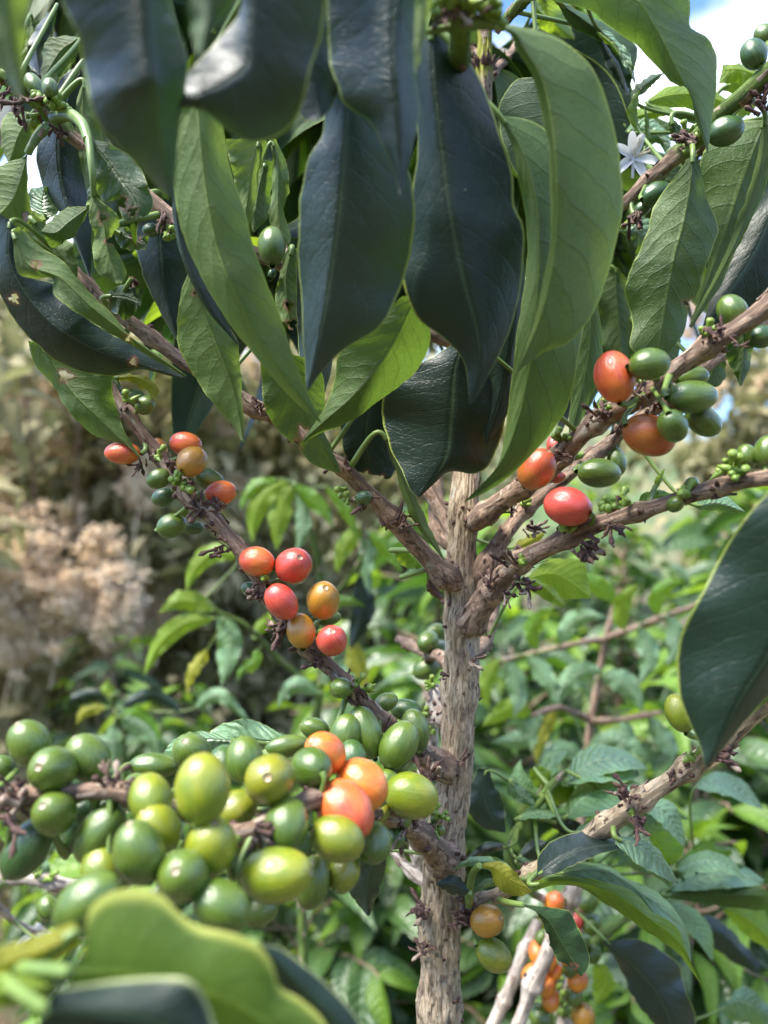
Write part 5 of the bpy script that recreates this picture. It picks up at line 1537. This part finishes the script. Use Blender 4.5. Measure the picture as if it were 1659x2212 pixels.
# x, y, kind, rotation, scale, label
SP = [
    (0.50, 1.05, 3, 2.6, .84, 'coffee bush right behind the lowest right-hand branch'),
    (0.78, 1.45, 0, 5.3, .92, 'coffee bush between the first row and the right edge'),
    (0.12, 1.30, 2, 3.6, .70, 'coffee bush hidden mostly by the trunk'),
    (1.35, 1.9, 1, 2.2, .98, 'coffee bush beyond the right edge of the second row'),
    (0.62, 1.25, 0, .3, .80, 'glossy coffee bush directly behind the right-hand branches'),
    (0.28, 1.45, 1, 1.2, .82, 'leafy coffee bush directly behind the trunk'),
    (0.98, 1.75, 2, 2.2, .86, 'coffee bush at the right edge under the blue-green hill'),
    (0.05, 1.75, 3, .8, 1.05, 'bright-tipped coffee bush just left of the trunk'),
    (0.62, 2.1, 1, 4.0, .92, 'coffee bush in the second row right of the trunk'),
    (0.22, 2.4, 0, 5.0, .90, 'coffee bush in the second row straight behind the trunk'),
    (1.25, 2.5, 3, 3.3, 1.08, 'coffee bush in the second row by the right edge'),
    (0.80, 2.95, 2, 1.7, .90, 'coffee bush of the third row behind the red cherries on the right'),
    (1.6, 3.2, 1, 2.9, .96, 'coffee bush of the third row at the far right'),
    (0.35, 3.3, 2, .2, .88, 'coffee bush of the third row above the trunk fork'),
    (-0.42, 1.55, 1, 3.0, .70, 'low dark coffee bush behind the green cherry cluster'),
    (-0.12, 1.15, 3, 2.0, .70, 'low coffee bush between the cherry cluster and the trunk'),
    (0.35, .95, 2, 5.2, .62, 'low coffee bush close behind the foot of the trunk'),
    (0.72, .90, 1, 1.1, .66, 'low coffee bush close by, in the lower right corner'),
    (-0.75, 2.1, 0, 1.5, .66, 'low coffee bush in front of the dry flowering shrub at the left'),
    (-0.32, .95, 0, 4.1, .60, 'low coffee bush under the blurred front leaves'),
    (1.15, 4.2, 0, 1.1, 1.0, 'small far coffee bush between the third and last row'),
    (0.30, 4.4, 3, 2.1, 1.1, 'small far coffee bush left of the third row'),
]
for x_, y_, k_, r_, s_, lab in SP:
    place_bush(KINDS[k_], 'coffee_bush', (x_, y_, -.02), r_, lab, 'coffee bush', 'coffee bushes growing in rows behind the tree', s_)
for k_ in KINDS:
    for o in k_: bpy.data.objects.remove(o)

# a young coffee plant with bright drooping leaves, left of the trunk
YB = P(640, 2600, .80)
young = empty('coffee_bush', (YB[0], YB[1], 0), 'young coffee bush with bright drooping leaves behind the red cherries left of the trunk', 'coffee bush')
branch('y1', young, [(630, 1040, .80, 4), (660, 1120, .80, 6), (690, 1220, .80, 7), (700, 1330, .80, 8), (690, 1500, .80, 9), (660, 1700, .80, 10)], seed=41, crumb=0, green_from=.0, auto=.1, nseg=8, step=.004, name='stem', ext=np.array([[YB[0], YB[1], .5, .006], [YB[0], YB[1], -.02, .008]]))
branch('y2', young, [(690, 1500, .80, 6), (600, 1420, .78, 6), (530, 1350, .76, 5), (470, 1320, .75, 4), (445, 1290, .75, 3)], seed=42, crumb=0, green_from=0, auto=.1, nseg=8, step=.004, name='stem')
branch('y3', young, [(690, 1320, .80, 5), (760, 1240, .78, 5), (790, 1180, .78, 4), (780, 1130, .78, 3)], seed=43, crumb=0, green_from=0, auto=.1, nseg=8, step=.004, name='stem')
for br_, sd_, m_, mid_, w_ in [
    ('y1', 'U', 'bright', '625,1040 580,1060 550,1110 545,1175', 24), ('y1', 'U', 'bright', '635,1045 612,1080 600,1130 598,1190', 26),
    ('y1', 'T', 'bright', '635,1045 670,1075 700,1105 720,1140', 20), ('y1', 'T', 'gloss', '640,1060 655,1110 650,1160 640,1200', 18), ('y1', 'T', 'bright', '600,1035 560,1045 530,1075 520,1105', 14),
    ('y3', 'T', 'gloss', '780,1135 795,1180 790,1230 800,1290', 18), ('y3', 'U', 'bright', '785,1140 760,1160 735,1200 728,1240', 20), ('y3', 'T', 'bright', '780,1150 820,1170 845,1200 870,1240', 16),
    ('y3', 'T', 'deep', '775,1240 785,1300 775,1350 755,1405', 28), ('y3', 'T', 'bright', '700,1050 735,1085 760,1130 775,1165', 14),
    ('y2', 'U', 'bright', '520,1200 460,1195 420,1230 402,1280', 22), ('y2', 'U', 'bright', '460,1320 420,1300 380,1300 342,1325', 22),
    ('y2', 'U', 'bright', '465,1335 400,1345 345,1390 310,1462', 22), ('y2', 'T', 'gloss', '470,1325 495,1370 490,1430 478,1485', 28), ('y2', 'U', 'yellow', '450,1400 430,1430 412,1460 404,1500', 14),
    ('y2', 'U', 'bright', '545,1375 580,1340 610,1335 640,1350', 16), ('y2', 'T', 'bright', '560,1400 550,1430 520,1450 515,1470', 14), ('y1', 'U', 'yellow', '760,1380 770,1430 780,1460 800,1500', 24),
    ('y1', 'T', 'bright', '700,1330 730,1300 760,1300 790,1310', 14), ('y1', 'T', 'gloss', '690,1500 650,1480 620,1490 600,1530', 20), ('y1', 'T', 'gloss', '692,1480 720,1450 750,1460 770,1500', 20)]:
    sleaf(br_, sd_, m_, mid_, w_, d=(.78, .77), wave=2)

MBP = P(1240, 2300, .90)
midb = empty('coffee_bush', (MBP[0], MBP[1], 0), 'coffee bush with two long bare pinkish branches behind the gap between trunk and right-hand leaf', 'coffee bush')
branch('m0', midb, [(1330, 1300, .90, 5), (1310, 1380, .90, 7), (1290, 1480, .90, 8), (1270, 1600, .90, 9), (1255, 1800, .90, 10)], seed=91, crumb=0, auto=.08, nseg=8, step=.004, name='stem', mat=BARK_B, ext=np.array([[MBP[0], MBP[1], .4, .007], [MBP[0], MBP[1], -.02, .009]]))
branch('m1', midb, [(1310, 1380, .90, 7), (1220, 1395, .86, 6), (1150, 1412, .84, 6), (1070, 1430, .82, 5)], seed=92, crumb=1, auto=.05, nseg=8, step=.003, name='stem', mat=BARK_B)
branch('m2', midb, [(1310, 1378, .90, 7), (1370, 1358, .86, 8), (1440, 1330, .84, 7), (1530, 1300, .82, 5)], seed=93, crumb=1, auto=.05, nseg=8, step=.003, name='stem', mat=BARK_B)
branch('m3', midb, [(1275, 1560, .90, 7), (1330, 1555, .82, 7), (1400, 1545, .78, 6), (1430, 1540, .77, 4)], seed=94, crumb=1, auto=.05, nseg=8, step=.003, name='stem', mat=BARK_B)
branch('m4', midb, [(1275, 1555, .90, 7), (1240, 1540, .82, 7), (1205, 1528, .78, 6), (1150, 1545, .76, 4)], seed=95, crumb=1, auto=.05, nseg=8, step=.003, name='stem', mat=BARK_B)
for br_, sd_, m_, mid_, w_ in [
    ('m1', 'T', 'gloss', '1090,1430 1110,1460 1120,1510 1110,1550', 24), ('m1', 'T', 'gloss', '1140,1415 1170,1450 1190,1480 1200,1520', 22), ('m1', 'U', 'bright', '1080,1425 1060,1450 1050,1490 1055,1530', 20),
    ('m1', 'T', 'gloss', '1210,1395 1230,1350 1270,1330 1310,1335', 22), ('m1', 'T', 'bright', '1160,1405 1150,1360 1170,1330 1200,1310', 20), ('m2', 'T', 'gloss', '1380,1355 1400,1400 1400,1440 1380,1480', 24),
    ('m2', 'T', 'gloss', '1440,1330 1460,1370 1455,1410 1440,1440', 22), ('m2', 'T', 'bright', '1420,1330 1420,1290 1450,1260 1480,1250', 20), ('m2', 'U', 'bright', '1350,1362 1340,1330 1350,1290 1380,1260', 20),
    ('m0', 'T', 'gloss', '1300,1450 1260,1450 1220,1480 1200,1530', 26), ('m0', 'T', 'gloss', '1295,1460 1340,1470 1370,1500 1390,1540', 26), ('m0', 'T', 'bright', '1330,1300 1300,1270 1260,1260 1220,1275', 22),
    ('m3', 'T', 'gloss', '1400,1548 1430,1590 1450,1620 1450,1660', 22), ('m3', 'T', 'gloss', '1350,1555 1350,1600 1330,1640 1300,1660', 26), ('m4', 'T', 'gloss', '1180,1535 1150,1580 1110,1600 1060,1600', 26),
    ('m4', 'U', 'bright', '1150,1545 1110,1530 1080,1540 1040,1570', 22), ('m4', 'U', 'yellow', '1205,1530 1180,1570 1165,1610 1160,1660', 16), ('m2', 'T', 'gloss', '1530,1300 1560,1330 1570,1370 1560,1410', 20),
    ('m0', 'T', 'gloss', '1270,1620 1310,1600 1360,1610 1400,1640', 24), ('m0', 'T', 'gloss', '1268,1640 1220,1620 1180,1640 1150,1680', 22)]:
    sleaf(br_, sd_, m_, mid_, w_, d=(.80, .79), wave=2)

LB = P(250, 2300, .95)
young2 = empty('coffee_bush', (LB[0], LB[1], 0), 'small dark coffee bush with one upright bright leaf above the cherry cluster', 'coffee bush')
branch('z1', young2, [(240, 1500, .92, 5), (250, 1540, .93, 6), (265, 1600, .94, 7), (270, 1700, .95, 8)], seed=44, crumb=0, green_from=0, auto=.1, nseg=8, step=.004, name='stem', ext=np.array([[LB[0], LB[1], .4, .006], [LB[0], LB[1], -.02, .008]]))
for sd_, m_, mid_, w_ in [('U', 'bright', '236,1512 232,1490 234,1465', 14), ('T', 'deep', '240,1515 200,1500 160,1510 140,1535', 15), ('U', 'yellow', '230,1530 200,1530 180,1540 165,1565', 14),
                          ('T', 'gloss', '250,1540 290,1560 330,1590 345,1650', 24), ('T', 'gloss', '245,1560 245,1610 240,1650 230,1690', 22), ('T', 'bright', '255,1550 290,1540 320,1560 350,1600', 20),
                          ('T', 'deep', '260,1530 320,1500 370,1520 400,1560', 16), ('T', 'gloss', '420,1530 470,1500 520,1540 540,1560', 16), ('T', 'gloss', '260,1600 200,1610 150,1650 110,1700', 24)]:
    sleaf('z1', sd_, m_, mid_, w_, d=(.92, .92), wave=2)

# ------------------------------------------------------------------ dry flowering shrubs at the left
TAN = plain_mat('dry_flower_tan', (0.88, 0.74, 0.56), 0.9, (0.78, 0.62, 0.44), 60)
TWIG = plain_mat('shrub_twig', (0.20, 0.13, 0.09), 0.9, (0.10, 0.065, 0.05), 60)


def panicle_mesh(seed):
    """a branched dry flower head of many tiny florets"""
    R = random.Random(seed)
    mb = MB()
    tube(mb, [(0, 0, -.12), (0, 0, 0), (0, 0, .14)], [.0022, .002, .0008], 5, 0)
    for _ in range(34):
        z = R.uniform(-.04, .13)
        a = R.uniform(0, 6.28)
        L = (.085 - .4 * abs(z - .03)) * R.uniform(.5, 1.1)
        L = max(.02, L)
        d = np.array((math.cos(a), math.sin(a), R.uniform(.1, .7)))
        p0 = np.array((0, 0, z))
        for _k in range(60):
            t = R.uniform(.25, 1)
            c = p0 + d * L * t + np.array([R.gauss(0, .008) for _ in range(3)])
            s = R.uniform(.003, .0065)
            n1 = np.array([R.gauss(0, 1) for _ in range(3)]); n1 /= np.linalg.norm(n1)
            n2 = np.cross(n1, (0.3, 0.5, 0.8)); n2 /= np.linalg.norm(n2)
            n3 = np.cross(n1, n2)
            vs = [c + n1 * s, c + n2 * s, c - n1 * s, c - n2 * s, c + n3 * s * .6]
            mb.add(vs, [(0, 1, 4), (1, 2, 4), (2, 3, 4), (3, 0, 4)], 0)
    o = mb.build('flower_head', [TAN], None, origin=(0, 0, 0), smooth=False)
    me = o.data
    bpy.data.objects.remove(o)
    return me


PAN = [panicle_mesh(i) for i in range(4)]


def shrub_crown(seed, R0, H, n=5200, lower=.35):
    R = random.Random(seed)
    mb = MB(); st = MB()
    for _ in range(9):
        a = R.uniform(0, 6.28); rr = R0 * R.uniform(.3, .95)
        top = np.array((math.cos(a) * rr, math.sin(a) * rr, H * R.uniform(.6, .98)))
        mid = top * np.array((.4, .4, .5))
        w = cr([(R.gauss(0, .02), R.gauss(0, .02), 0), mid, top], 10)
        tube(st, w, np.linspace(.012, .003, 10), 5, 0)
    k = 0
    cl = [np.array((R.gauss(0, .42) * R0, R.gauss(0, .42) * R0, H * R.uniform(lower * .4, .97))) for _ in range(60)]
    while k < n:
        c = R.choice(cl)
        p = c + np.array([R.gauss(0, .09), R.gauss(0, .09), R.gauss(0, .09)])
        if p[2] < .05 or p[2] > H: continue
        d = np.array((R.gauss(0, 1), R.gauss(0, 1), R.gauss(-.1, .7)))
        put_leaf(mb, R, p, d, R.uniform(.06, .12), R.uniform(0, 1), 1.2, 0)
        k += 1
    return st, mb


SHR = [
    (-1.10, 2.65, .75, 2.12, 'tall dry shrub with tan feathery flower heads at the left edge', 51, 15),
    (-0.62, 3.1, .62, 2.15, 'dry shrub with tan flower heads between the left edge and the young coffee bush', 52, 9),
    (-1.75, 3.6, .9, 2.35, 'tallest brownish shrub rising at the far left', 53, 6),
    (0.12, 3.9, .8, 2.1, 'brown-green shrub half hidden behind the young coffee bush', 54, 5),
    (-0.75, 4.6, .9, 2.8, 'brown-green shrub behind the tan flower heads', 55, 9),
    (1.95, 4.0, .6, 2.35, 'ochre shrub at the far right under the hill', 56, 8),
]
for x_, y_, R0, H_, lab, sd, npan in SHR:
    o = empty('flowering_shrub', (x_, y_, -.04), lab, 'shrub', 'dry flowering shrubs behind the coffee')
    st, cw = shrub_crown(sd, R0, H_)
    for mb, nm, mm in ((st, 'stem', TWIG), (cw, 'crown', LM['olive'])):
        mb.v = [v + np.array((x_, y_, -.04)) for v in mb.v]
        mb.build(nm, mm, o, origin=(x_, y_, -.04))
    R = random.Random(sd)
    spots = []
    if sd == 51:
        spots = [(130, 1370, 2.1), (45, 1340, 2.1), (235, 1400, 2.1), (225, 1245, 2.2), (80, 1205, 2.3), (20, 1100, 2.3), (265, 1330, 2.2), (20, 1250, 2.2), (150, 1180, 2.4), (25, 1440, 2.1), (60, 775, 2.5), (15, 850, 2.5), (110, 930, 2.4), (30, 960, 2.4), (300, 1090, 2.4), (210, 870, 2.5), (250, 1480, 2.2), (90, 1290, 2.15)]
    elif sd == 52:
        spots = [(300, 1420, 2.5), (340, 1350, 2.5), (300, 1170, 2.7), (400, 1290, 2.6), (240, 1020, 2.7), (170, 1000, 2.8), (560, 800, 2.8), (330, 640, 2.8), (470, 930, 2.8), (440, 1220, 2.8), (370, 980, 2.8), (280, 590, 2.8), (500, 1120, 2.8), (290, 1520, 2.6)]
    else:
        for _ in range(npan):
            a = R.uniform(3.3, 6.1); rr = R0 * R.uniform(.4, .9)
            spots.append((x_ + math.cos(a) * rr, y_ + math.sin(a) * rr * .6, H_ * R.uniform(.72, .95)))
    for sp_ in spots:
        w = P(*sp_) if sd in (51, 52) else np.array(sp_)
        c = bpy.data.objects.new('flower_head', PAN[R.randrange(4)])
        c.rotation_euler = (R.uniform(-.5, .3), R.uniform(-.5, .5), R.uniform(0, 6))
        s = R.uniform(.85, 1.25); c.scale = (s, s, s)
        link(c, w, o)

# a white coffee flower low on the left, in a plant of its own
WB = P(75, 2500, .55)
wb = empty('coffee_bush', (WB[0], WB[1], 0), 'thin coffee plant at the lower left with a pale twig and one white flower', 'coffee bush')
branch('w1', wb, [(180, 1912, .50, 9), (120, 1907, .50, 13), (75, 1899, .50, 14), (0, 1893, .50, 14), (-60, 1885, .50, 14), (-120, 1900, .51, 14)], seed=61, mat=BARK_P, crumb=3, auto=.03, name='stem', ext=np.array([[WB[0] - .12, WB[1], 1.0, .006], [WB[0], WB[1], -.02, .008]]))
branch('w2', wb, [(-60, 1900, .52, 8), (20, 1980, .56, 6), (75, 2015, .60, 5), (130, 2060, .60, 4)], seed=62, mat=BARK_P, crumb=2, auto=.03, name='stem')
flower('w2', 80, 2015, .6, 1.3)
bud('w1', 80, 1888, .495, 60, 1.2)
bud('w1', 110, 1900, .495, 100, 1.2)
for sd_, m_, mid_, w_ in [('T', 'bright', '100,2040 130,2030 180,2040', 14), ('T', 'gloss', '60,1830 90,1870 110,1905', 18), ('T', 'bright', '0,1770 15,1800 30,1840', 14), ('T', 'gloss', '100,1850 120,1800 140,1760', 16)]:
    sleaf('w1', sd_, m_, mid_, w_, d=(.55, .55), wave=2)
